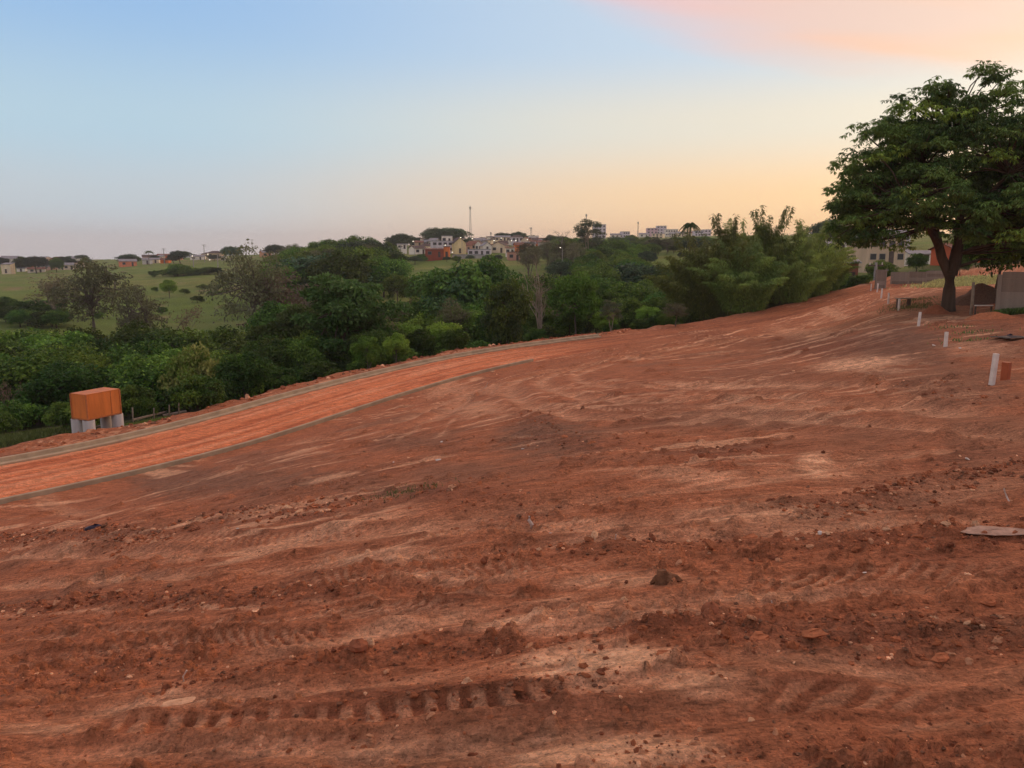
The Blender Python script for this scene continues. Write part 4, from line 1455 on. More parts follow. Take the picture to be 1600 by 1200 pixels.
# --- the mango tree
def mango(seed=7):
    rs = np.random.RandomState(seed)
    mb = MB()
    mb.tube([(0.05, 0, -0.5), (0.02, 0, 0.3), (0, 0, 1.2), (-0.05, 0, 2.1)], [0.42, 0.31, 0.265, 0.31], 12, cap=False)
    stems = [
        [(-0.05, 0, 1.9), (-0.45, 0.1, 2.8), (-0.75, 0.1, 3.8), (-1.1, 0.2, 5.2), (-1.9, 0.0, 7.2)],
        [(0.0, 0, 1.9), (0.15, -0.1, 3.0), (0.25, 0.0, 4.4), (0.1, 0.3, 6.4), (-0.3, 0.2, 9.0)],
        [(0.15, 0, 3.0), (0.8, 0.4, 4.4), (1.7, 0.8, 6.0), (2.6, 1.0, 7.8)],
        [(-0.6, 0.1, 3.2), (-1.6, -0.6, 4.4), (-3.0, -1.0, 5.4)],
        [(0.2, 0, 4.0), (0.3, -1.2, 5.4), (0.8, -2.4, 6.8)]]
    rads = [[0.24, 0.22, 0.19, 0.14, 0.07], [0.30, 0.28, 0.22, 0.15, 0.07], [0.18, 0.15, 0.11, 0.06], [0.15, 0.11, 0.06], [0.15, 0.11, 0.06]]
    for s, r in zip(stems, rads):
        mb.tube(s, r, 9, cap=False)
    # a low side branch
    mb.tube([(0.25, 0, 2.3), (0.75, -0.1, 2.5), (1.3, -0.2, 2.75), (1.9, -0.3, 2.7)], [0.10, 0.08, 0.06, 0.03], 6, cap=False)
    nodes = np.array([p for s in stems for p in s[1:]])

    lobes = [((0.4, 0.0, 10.5), 1.9), ((-1.6, 0.2, 9.8), 1.8), ((2.7, -0.2, 9.0), 1.9), ((-2.9, 0.0, 9.0), 1.5), ((-3.3, 0.0, 8.0), 1.9), ((-2.2, -1.6, 8.0), 1.7), ((2.0, -1.9, 8.0), 1.7), ((-4.3, 0.2, 6.6), 1.5), ((3.9, 0.4, 7.4), 2.0), ((0.4, -2.6, 8.3), 1.8), ((0.2, 2.8, 8.2), 2.0),
             ((-4.3, -0.4, 5.5), 1.6), ((-3.2, 1.9, 5.8), 1.7), ((-2.4, -2.6, 6.0), 1.6), ((4.4, -0.8, 5.3), 1.7), ((3.2, -0.6, 4.0), 1.0), ((4.9, 0.4, 3.7), 0.9), ((2.6, -3.0, 5.9), 1.6), ((3.0, 2.6, 6.0), 1.7), ((-0.2, 3.8, 5.8), 1.7),
             ((-3.9, -1.0, 4.2), 1.05), ((-4.6, 0.6, 4.3), 0.95), ((0.3, -3.9, 5.0), 1.3), ((4.2, 1.0, 4.1), 1.1), ((2.2, -1.6, 4.4), 1.0), ((-1.4, -3.4, 4.7), 1.1), ((1.3, -0.6, 6.2), 1.1)]
    cl = []
    for (c_, r_) in lobes:
        c_ = np.array(c_)
        r_ *= 1.15

        def draw():
            d = unit(rs, 1)[0]
            return c_ + d * np.array((1.0, 1.0, 0.9)) * r_ * rs.uniform(0.55, 1.0)
        cl += list(spaced(rs, int(6.0 * r_ * r_) + 2, draw, 0.5))
    br = MB()
    C, A, N, K = [], [], [], []
    c0, c1, c2 = np.array((0.020, 0.042, 0.013)), np.array((0.062, 0.112, 0.026)), np.array((0.12, 0.19, 0.03))
    for c in cl:
        near_ = nodes[np.argmin(np.linalg.norm(nodes - c, axis=1) + 0.6 * np.maximum(0, nodes[:, 2] - c[2]))]
        limb(br, near_, c, 0.06, 0.018, rs, 0.1, 4, 4)
        tone = np.clip(rs.normal(0.45, 0.36), 0, 1)
        fresh = rs.rand() < 0.16
        nros = rs.randint(22, 36)
        rc_ = rs.uniform(0.5, 0.85)
        d = unit(rs, nros)
        d[:, 2] = np.abs(d[:, 2]) * 1.0 - 0.35
        q = rs.rand(nros) ** 0.4
        ros = c + d * (rc_ * q)[:, None] * np.array((1.0, 1.0, 0.95))
        nl = 8
        P = np.repeat(ros, nl, 0)
        D = np.repeat(d, nl, 0)
        m = len(P)
        ang = rs.rand(m) * 2 * math.pi
        hv = np.stack([np.cos(ang), np.sin(ang), np.zeros(m)], 1)
        ax = hv * rs.uniform(0.45, 0.9, (m, 1)) + D * 0.25 + np.array((0, 0, -1.0)) * rs.uniform(0.1, 1.0, (m, 1))
        ax /= np.linalg.norm(ax, axis=1)[:, None]
        C.append(P + ax * 0.14)
        A.append(ax)
        N.append(hv * 0.4 + np.array((0, 0, 1.0)) + rs.normal(size=(m, 3)) * 0.3)
        t = np.clip(tone + rs.normal(size=m) * 0.2, 0, 1)[:, None]
        K.append((c0 + ((c2 if fresh else c1) - c0) * t) * rs.uniform(0.8, 1.2, (m, 1)))
    C, A, N, K = map(np.concatenate, (C, A, N, K))
    s = rs.uniform(0.75, 1.25, len(C))
    return mb.mesh('trunk', BARK, True), br.mesh('branches', BARK, True), leaves_mesh('crown', C, A, N, 0.25 * s, 0.062 * s, K, MANGO_LEAF)


mt, mbr, mcr = mango()
mp = at(1480, 487, 38)
mz = gz1(mp.x, mp.y)
e = empty('mango_tree', (mp.x, mp.y, mz), 0, 'big dark green mango tree with forked trunk at the right', 'tree', None, (1.0, 1.0, (at(1500, 98, 38).z - mz) / 12.5))
for nm, me in (('trunk', mt), ('branches', mbr), ('crown', mcr)):
    put(bpy.data.objects.new(nm, me), e)
# second tree behind the wall, cut by the right edge of the picture
e2 = empty('mango_tree', (X_at(1668, 41), 41, gz1(X_at(1668, 41), 41)), 2.1, 'dark tree behind the slab wall at the right edge', 'tree', None, (0.85, 0.85, 0.80))
for nm, me in (('trunk', mt), ('branches', mbr), ('crown', mcr)):
    put(bpy.data.objects.new(nm, me), e2)
plant_px('dense0', 1600, 44, 300, 'broadleaf_tree', 'low-hanging dark tree over the slab wall right of the mango trunk', wide=1.15)
plant_px('dense2', 1556, 47, 335, 'broadleaf_tree', 'dark tree filling the gap between the mango trunk and the slab wall', wide=0.8)
# garden bushes by the lot boundary at right
for (pr, u, Y, vt, wd, lb) in (
        ('dense1', 1375, 100, 406, 1.0, 'rounded green bush tree in front of the beige house'),
        ('dense0', 1432, 104, 396, 1.1, 'leafy green tree left of the mango trunk, in front of the beige house'),
        ('bush0', 1340, 92, 430, 1.0, 'green bush beside the brick house'),
        ('bush1', 1352, 88, 428, 1.0, 'green bush at the far end of the row of white posts'),
        ('bush0', 1445, 86, 421, 0.9, 'green bush against the far slab wall left of the mango trunk'),
        ('bush0', 1312, 96, 424, 0.9, 'dark bush at the right foot of the bamboo'),
        ('dense3', 1326, 150, 392, 1.0, 'green tree behind the brick house'),
        ('dense2', 1500, 90, 398, 0.9, 'green bush tree right behind the mango trunk')):
    plant_px(pr, u, Y, vt, 'garden_bush', lb, 'bush', wide=wd)

# ------------------------------------------------------------------ orange tank on concrete pipe stubs
ORANGE = plain_mat('orange_paint', (0.62, 0.19, 0.035), 0.6, 0.26, 2.6, 0.0, 0.4, streak=True)
ORANGE_D = plain_mat('orange_paint_worn', (0.48, 0.16, 0.05), 0.6, 0.2, 6.0, 0.0, 0.35)
PIPE = plain_mat('pipe_concrete', (0.46, 0.42, 0.36), 0.9, 0.2, 3.0, 0.004, 0.2, streak=True)
WOOD = plain_mat('weathered_wood', (0.30, 0.235, 0.165), 0.9, 0.3, 5.0, 0.004, 0.15)
WOOD_D = plain_mat('dark_wood', (0.12, 0.085, 0.06), 0.9, 0.3, 5.0, 0.004, 0.15)
WHITE_P = plain_mat('white_paint', (0.78, 0.70, 0.58), 0.75, 0.16, 5.0, 0.002, 0.3)
TA = R(66)
tl, tw, th_, ph = 1.70, 0.98, 1.14, 0.66
tcn = at(154, 672, 34.6)
tz = gz1(tcn.x, tcn.y)
tz = max(tz, at(147, 674, 34.2).z - 0.05)
tank = empty('water_tank', (tcn.x, tcn.y, tz), TA, 'orange metal tank on four short concrete pipe pillars beside the road', 'tank')
body = MB().box((0, 0, ph + th_ / 2), (tl, tw, th_)).obj('body', ORANGE, tank, bevel=0.015)
MB().box((0, 0, ph + th_ + 0.012), (tl + 0.03, tw + 0.03, 0.024)).obj('lid', ORANGE, tank, bevel=0.006)
for sx in (-1, 1):
    for sy in (-1, 1):
        MB().box((sx * (tl / 2 + 0.004), sy * (tw / 2 + 0.004), ph + th_ / 2 - 0.01), (0.05, 0.05, th_ - 0.02)).obj('corner_edge', ORANGE_D, body)
MB().box((0.38, -tw / 2 - 0.006, ph + th_ / 2), (0.03, 0.012, th_ - 0.04)).obj('seam', ORANGE_D, body)
MB().box((0, -tw / 2 - 0.005, ph + 0.04), (tl - 0.08, 0.014, 0.06)).obj('bottom_rail', ORANGE_D, body)
MB().box((-tl / 2 - 0.005, 0, ph + 0.04), (0.014, tw - 0.08, 0.06)).obj('bottom_rail', ORANGE_D, body)
pil = None
for sx, sy in ((-1, -1), (1, -1), (1, 1), (-1, 1)):
    m = MB()
    n = 20
    ro, ri = 0.25, 0.185
    vs_, fs_ = [], []
    for (r_, z_) in ((ro, -1.0), (ro, ph - 0.002), (ri, ph - 0.002), (ri, 0.2)):
        for k in range(n):
            a = 2 * math.pi * k / n
            vs_.append((r_ * math.cos(a), r_ * math.sin(a), z_))
    for j in range(3):
        for k in range(n):
            fs_.append((j * n + k, j * n + (k + 1) % n, (j + 1) * n + (k + 1) % n, (j + 1) * n + k))
    m.add(vs_, fs_)
    o = m.obj('pillar', PIPE, tank, True)
    o.location = (sx * (tl / 2 - 0.12), sy * (tw / 2 - 0.12), 0)


def beam(p, q, w, h, name, mat, label, cat, group=None, bevel=0.006):
    """squared timber between two points"""
    p, q = Vector(p), Vector(q)
    d = q - p
    o = MB().box((0, 0, 0), (d.length, w, h)).obj(name, mat, None, bevel=bevel, label=label, cat=cat, group=group)
    o.location = (p + q) / 2
    o.rotation_euler = d.to_track_quat('X', 'Z').to_euler()
    return o


def gpt(u, v, dz=0.0, Y=None):
    p = G(u, v, 120) if Y is None else Vector((X_at(u, Y), Y, 0))
    return Vector((p.x, p.y, gz1(p.x, p.y) + dz))


beam(gpt(208, 0, 0.32, 38.0), gpt(262, 0, 0.38, 42.0), 0.09, 0.09, 'wooden_rail', WOOD, 'long pale timber rail right of the orange tank', 'timber')
beam(gpt(197, 0, 0.06, 35.0), gpt(222, 0, 0.06, 36.0), 0.12, 0.05, 'wooden_plank', WOOD, 'pale plank lying at the right foot of the orange tank', 'timber')
beam(gpt(222, 0, 0.06, 37.0), gpt(243, 0, 0.06, 37.6), 0.10, 0.05, 'wooden_plank', WOOD, 'short pale plank on the green strip right of the tank', 'timber')
beam(gpt(62, 0, 0.08, 35.0), gpt(102, 0, 0.10, 36.4), 0.12, 0.06, 'wooden_plank', WOOD, 'pale plank left of the orange tank', 'timber')
beam(gpt(118, 0, 0.10, 37.2), gpt(160, 0, 0.16, 37.6), 0.14, 0.06, 'wooden_plank', WOOD, 'weathered plank behind the legs of the orange tank', 'timber')
beam(gpt(150, 0, 0.07, 36.2), gpt(176, 0, 0.09, 36.6), 0.10, 0.08, 'wooden_plank', WOOD_D, 'dark timber under the orange tank', 'timber')
beam(gpt(255, 0, 0.2, 41.0), gpt(292, 0, 0.25, 41.5), 0.16, 0.10, 'fallen_log', WOOD, 'short log on the spoil bank right of the tank', 'log')
for u, h, lb in ((265, 0.75, 'thin weathered fence post right of the tank, left one'), (280, 0.8, 'thin pale fence post right of the tank, middle one'),
                 (331, 0.55, 'short pale stake on the spoil bank, farthest from the tank'), (208, 0.9, 'thin stake just right of the orange tank'), (241, 0.7, 'thin dark stake between the tank and the fence posts')):
    p = gpt(u, 0, 0, 40.2 + (u - 265) * 0.025)
    m = MB().tube([(0, 0, -0.3), (0.01, 0, h * 0.5), (0.03, 0.01, h)], [0.045, 0.04, 0.035], 7)
    o = m.obj('fence_post', WOOD, None, True, label=lb, cat='post')
    o.location = p

# ------------------------------------------------------------------ white marker posts of the lots
POSTS = [(1549, 605, 556, 14.5, 'nearest and tallest white square marker post, beside the orange one'), (1477, 543, 520, 23, 'second nearest white marker post, beside a white scrap'),
         (1435, 510, 488, 31, 'third white marker post, below the mango trunk'), (1404, 487, 469, 40, 'white marker post standing in front of the low board, left of the mango trunk'),
         (1388, 473, 456, 48, 'fifth white marker post of the row'), (1377, 464, 449, 57, 'sixth white marker post of the row'),
         (1370.5, 458, 444, 66, 'seventh white marker post of the row'), (1365, 451.5, 439, 75, 'eighth white marker post of the row'), (1361, 447, 436, 82, 'last and farthest white marker post of the row')]
for i, (u, vb, vt, Y, lb) in enumerate(POSTS):
    x = X_at(u, Y)
    z = gz1(x, Y)
    h = (vb - vt) * Y / FPX * 1.01
    w = 0.082
    m = MB().box((0, 0, h / 2 - 0.15), (w, w, h + 0.3), taper=0.97)
    o = m.obj('marker_post', WHITE_P, None, bevel=0.006, label=lb, cat='post', group='white posts marking the lots')
    rg = random.Random(i)
    o.location = (x, Y, z)
    o.rotation_euler = (rg.uniform(-0.03, 0.03), 0.04 if i == 0 else rg.uniform(-0.03, 0.03), rg.uniform(0.1, 0.5))
RUST = plain_mat('orange_pipe', (0.42, 0.11, 0.04), 0.6, 0.15, 4.0)
x = X_at(1570, 15.0)
o = MB().box((0, 0, 0.10), (0.13, 0.13, 0.56)).obj('marker_post', RUST, None, bevel=0.006, label='short orange-red square post right of the nearest white post', cat='post')
o.location = (x, 15.0, gz1(x, 15.0))
o.rotation_euler = (0, 0.0, 0.62)
# low board on the fourth post
x, Y = X_at(1411, 42), 42.0
t = empty('low_bench', (x, Y, gz1(x, Y)), 0.1, 'low pale board on stubs behind the fourth white post', 'bench')
MB().box((0, 0, 0.46), (0.85, 0.30, 0.05)).obj('board', WOOD, t, bevel=0.006)
for sx in (-0.3, 0.3):
    MB().box((sx, 0, 0.14), (0.10, 0.22, 0.59)).obj('leg', WOOD_D, t)

# ------------------------------------------------------------------ slab walls at the right
SLAB = plain_mat('wall_concrete', (0.23, 0.175, 0.125), 0.95, 0.30, 1.4, 0.006, 0.15, streak=True)
SLAB2 = plain_mat('wall_concrete_pale', (0.29, 0.23, 0.17), 0.95, 0.25, 1.4, 0.006, 0.15, streak=True)


def slab_wall(p, q, h, nrow, bay, label, rg):
    p, q = Vector(p), Vector(q)
    d = q - p
    d.z = 0
    nb = max(1, round(d.length / bay))
    t = empty('slab_wall', (p.x, p.y, p.z), math.atan2(d.y, d.x), label, 'wall')
    bl = d.length / nb
    post = MB().box((0, 0, h / 2 - 0.2), (0.14, 0.15, h + 0.5)).mesh('post', SLAB2)
    sh = h / nrow
    sl = [MB().box((0, 0, 0), (bl - 0.15, 0.06, sh - 0.003)).mesh('slab', m) for m in (SLAB, SLAB2)]
    for b in range(nb + 1):
        g = gz1(p.x + d.x * b / nb, p.y + d.y * b / nb) - p.z
        o = put(bpy.data.objects.new('post', post), t)
        o.location = (b * bl, 0, g)
        o.rotation_euler = (0, rg.uniform(-0.015, 0.015), 0)
        if b < nb:
            g2 = gz1(p.x + d.x * (b + 1) / nb, p.y + d.y * (b + 1) / nb) - p.z
            for r_ in range(nrow):
                o = put(bpy.data.objects.new('slab', sl[1] if r_ == 1 else sl[rg.random() < 0.25]), t)
                o.location = (b * bl + bl / 2, rg.uniform(-0.008, 0.008), (g + g2) / 2 + sh * (r_ + 0.5))
    return t


rg = random.Random(4)
slab_wall(gpt(1557, 0, 0, 34.5), gpt(1760, 0, 0, 33.0), 1.75, 6, 2.0, 'grey concrete slab wall at the right edge beyond the mango tree', rg)
slab_wall(gpt(1392, 0, 0, 86), gpt(1475, 0, 0, 84), 1.3, 4, 2.0, 'low pale slab wall across the far end of the bare lots', rg)
slab_wall(gpt(1368, 0, 0, 83), gpt(1383, 0, 0, 83.5), 2.0, 5, 1.2, 'short grey slab panel at the far end of the white posts', rg)
# post, trestle and spoil heap beside the wall
p = gpt(1517, 0, 0, 36)
o = MB().tube([(0, 0, -0.4), (0.01, 0, 0.7), (-0.02, 0, 1.5)], [0.075, 0.07, 0.06], 9).obj('wooden_post', WOOD, None, True, label='rough wooden post between the mango trunk and the slab wall', cat='post')
o.location = p
t = empty('trestle', gpt(1536, 0, 0, 35.6), 0.05, 'low trestle with a pale rail between wooden post and slab wall', 'trestle')
MB().box((0, 0, 0.42), (0.85, 0.07, 0.05)).obj('rail', WHITE_P, t)
for sx in (-0.38, 0.36):
    MB().box((sx, 0, 0.12), (0.06, 0.06, 0.55)).obj('leg', WOOD_D, t)


def lump(seed, sx, sy, sz, n=10, rough=0.12, sink=0.25, flat_bottom=False):
    """irregular earth or stone lump"""
    rs = np.random.RandomState(seed)
    vs_, fs_ = [], []
    rows = n // 2 + 1
    ks = rs.uniform(0, 6.28, 12)
    for i in range(rows):
        ph_ = math.pi * i / (rows - 1)
        for k in range(n):
            a = 2 * math.pi * k / n
            r_ = 1 + rough * (math.sin(2 * a + ks[0]) * math.sin(ph_) + 0.7 * math.sin(3 * a + ks[1] + 2 * ph_) + 0.7 * math.cos(2 * ph_ + ks[2] + a)) + rs.normal() * rough * 0.55
            vs_.append((sx * r_ * math.sin(ph_) * math.cos(a), sy * r_ * math.sin(ph_) * math.sin(a), sz * r_ * math.cos(ph_)))
    for i in range(rows - 1):
        for k in range(n):
            k2 = (k + 1) % n
            fs_.append((i * n + k, (i + 1) * n + k, (i + 1) * n + k2, i * n + k2))
    return MB().add(vs_, fs_)


def soil_plain(name, col):
    return plain_mat(name, col, 0.97, 0.28, 14.0, 0.01, 0.1)


CLOD_RED = soil_plain('clod_red', tuple(SOIL_RED * 1.6))
CLOD_DEEP = soil_plain('clod_deep', tuple(SOIL_DEEP * 1.9))
CLOD_PALE = soil_plain('clod_pale', tuple(SOIL_PALE * 1.35))
CLOD_DUST = soil_plain('clod_dusty', tuple((SOIL_RED + SOIL_PALE) * 0.75))
PALE_STONE = soil_plain('pale_stone', (0.62, 0.50, 0.40))
MOUND_M = soil_plain('mound_soil', (0.17, 0.095, 0.06))


def mound(u, Y, rx, ry, h, mat, label, seed):
    n = 40
    g = np.linspace(-1.3, 1.3, n)
    a, b = np.meshgrid(g, g)
    rr_ = np.sqrt(a * a + b * b) + 0.18 * fbm(a * 2 + seed, b * 2, seed, 3)
    z = h * sstep(1.1, 0.0, rr_) * (1 + 0.25 * fbm(a * 3, b * 3, seed + 4, 3)) - 0.1
    x0 = X_at(u, Y)
    wx, wy = x0 + a * rx, Y + b * ry
    wz = terrain(wx.ravel(), wy.ravel()).reshape(a.shape) + z
    idx_ = np.arange(n * n).reshape(n, n)
    f = np.stack([idx_[:-1, :-1], idx_[:-1, 1:], idx_[1:, 1:], idx_[1:, :-1]], -1).reshape(-1, 4)
    o = bpy.data.objects.new('earth_mound', np_mesh('earth_mound', np.stack([a * rx, b * ry, wz - wz.mean()], -1).reshape(-1, 3), f, (mat,), True))
    o.location = (x0, Y, wz.mean())
    return put(o, label=label, cat='mound')


mound(1530, 40.5, 1.7, 1.4, 0.95, MOUND_M, 'dark heap of soil behind the wooden post at right', 3)
mound(1462, 37.2, 0.9, 0.7, 0.42, CLOD_DEEP, 'low reddish soil heap at the left foot of the mango trunk', 5)
mound(1550, 32.5, 1.5, 0.7, 0.42, CLOD_RED, 'reddish low heap in front of the slab wall', 8)

# ------------------------------------------------------------------ houses
_mats = {}


def paint(c):
    if c not in _mats:
        _mats[c] = plain_mat('wall_paint', tuple(v * k for v, k in zip(lin(*c), (1.1, 1.02, 0.90))), 0.9, 0.14, 0.8, 0.0, 0.2, streak=True)
    return _mats[c]


GLASS = plain_mat('window_glass', (0.05, 0.05, 0.05), 0.15, 0.2, 2.0, 0, 0.5)
FRAME = plain_mat('window_frame', (0.28, 0.24, 0.20), 0.7, 0.1)
TILE = plain_mat('roof_tile', (0.20, 0.085, 0.05), 0.9, 0.3, 1.5)
TILE_D = plain_mat('roof_tile_old', (0.10, 0.07, 0.055), 0.9, 0.3, 1.5)
FIBRE = plain_mat('fibre_cement', (0.27, 0.26, 0.25), 0.9, 0.25, 1.0)
ROOFS = {'tile': TILE, 'old': TILE_D, 'grey': FIBRE}


def house(u0, u1, vb, vt, Y, wall, roof, label, kind='gable', depth=None, rz=0.0, wins=2, storeys=1, door=True, name='house', cat='house'):
    """u0..u1 wide, from row vb up to the eaves or ridge at row vt"""
    um = (u0 + u1) / 2
    w = abs(u1 - u0) * Y / FPX
    zb = at(um, vb, Y).z
    H = at(um, vt, Y).z - zb
    x = X_at(um, Y)
    depth = depth or max(5.0, w * 0.7)
    zg = gz1(x, Y + depth / 2)
    if zg > zb + 0.4:
        zb = zg - 0.3
    drop = max(2.5, zb - zg + 2.0)
    dirv = math.atan2(x, Y)
    e = empty(name, (x, Y + depth / 2, zb), rz - dirv * 0.5, label, cat)
    rise = {'gable': 0.30, 'front': 0.34, 'hip': 0.30, 'shed': 0.14, 'flat': 0.0}[kind] * H
    hw = H - rise
    a, b = w / 2, depth / 2
    m = MB()
    lo = -drop
    vv = [(-a, -b, lo), (a, -b, lo), (a, b, lo), (-a, b, lo), (-a, -b, hw), (a, -b, hw), (a, b, hw), (-a, b, hw)]
    ff = [(0, 1, 5, 4), (1, 2, 6, 5), (2, 3, 7, 6), (3, 0, 4, 7)]
    if kind == 'gable':
        vv += [(-a, 0, H - 0.05), (a, 0, H - 0.05)]
        ff += [(3, 7, 8, 4, 0)[1:4], (5, 9, 6)]
    elif kind == 'front':
        vv += [(0, -b, H - 0.05), (0, b, H - 0.05)]
        ff += [(4, 5, 8), (6, 7, 9)]
    elif kind == 'shed':
        vv += [(-a, b, H), (a, b, H)]
        ff += [(7, 6, 9, 8), (4, 7, 8), (5, 9, 6)]
    elif kind == 'flat':
        ff.append((4, 5, 6, 7))
    m.add(vv, ff)
    m.obj('wall', paint(wall), e)
    o_ = 0.35
    t_ = 0.12
    rm = MB()

    def slab_(p):
        q = [(x_, y_, z_ + t_) for x_, y_, z_ in p]
        n = len(p)
        rm.add(list(p) + q, [tuple(range(n))[::-1], tuple(range(n, 2 * n))] + [(i, (i + 1) % n, n + (i + 1) % n, n + i) for i in range(n)])
    if kind == 'gable':
        dz = rise / b * o_
        for s in (-1, 1):
            p = [(-a - o_, s * (b + o_), hw - dz), (a + o_, s * (b + o_), hw - dz), (a + o_, 0, H), (-a - o_, 0, H)]
            slab_(p if s < 0 else p[::-1])
    elif kind == 'front':
        dz = rise / a * o_
        for s in (-1, 1):
            p = [(s * (a + o_), -b - o_, hw - dz), (s * (a + o_), b + o_, hw - dz), (0, b + o_, H), (0, -b - o_, H)]
            slab_(p if s > 0 else p[::-1])
    elif kind == 'hip':
        k = min(a * 0.6, b)
        A_ = [(-a - o_, -b - o_, hw), (a + o_, -b - o_, hw), (a + o_, b + o_, hw), (-a - o_, b + o_, hw), (-a + k, 0, H), (a - k, 0, H)]
        rm.add(A_, [(0, 1, 5, 4), (1, 2, 5), (2, 3, 4, 5), (3, 0, 4), (3, 2, 1, 0)])
    elif kind == 'shed':
        slab_([(-a - o_, -b - o_, hw), (a + o_, -b - o_, hw), (a + o_, b + o_, H), (-a - o_, b + o_, H)])
    else:
        for (c, s) in (((0, -b, hw + 0.12), (w + 0.1, 0.16, 0.3)), ((0, b, hw + 0.12), (w + 0.1, 0.16, 0.3)), ((-a, 0, hw + 0.12), (0.16, depth - 0.16, 0.3)), ((a, 0, hw + 0.12), (0.16, depth - 0.16, 0.3))):
            rm.box(c, s)
    rm.obj('roof', ROOFS[roof], e)
    for f in range(storeys):
        z0 = hw * (f + 0.55) / storeys
        for k in range(wins):
            xk = -a + w * (k + 0.5) / wins
            if door and f == 0 and k == wins // 2:
                MB().box((xk, -b - 0.02, min(1.05, hw * 0.45)), (0.9, 0.06, min(2.1, hw * 0.9))).obj('door', TILE_D, e)
                continue
            ww, wh = min(1.3, w / wins * 0.6), min(1.1, hw / storeys * 0.42)
            fr = MB().box((xk, -b - 0.02, z0), (ww + 0.16, 0.06, wh + 0.16)).obj('window', FRAME, e)
            MB().box((xk, -b - 0.045, z0), (ww, 0.03, wh)).obj('pane', GLASS, fr)
    return e


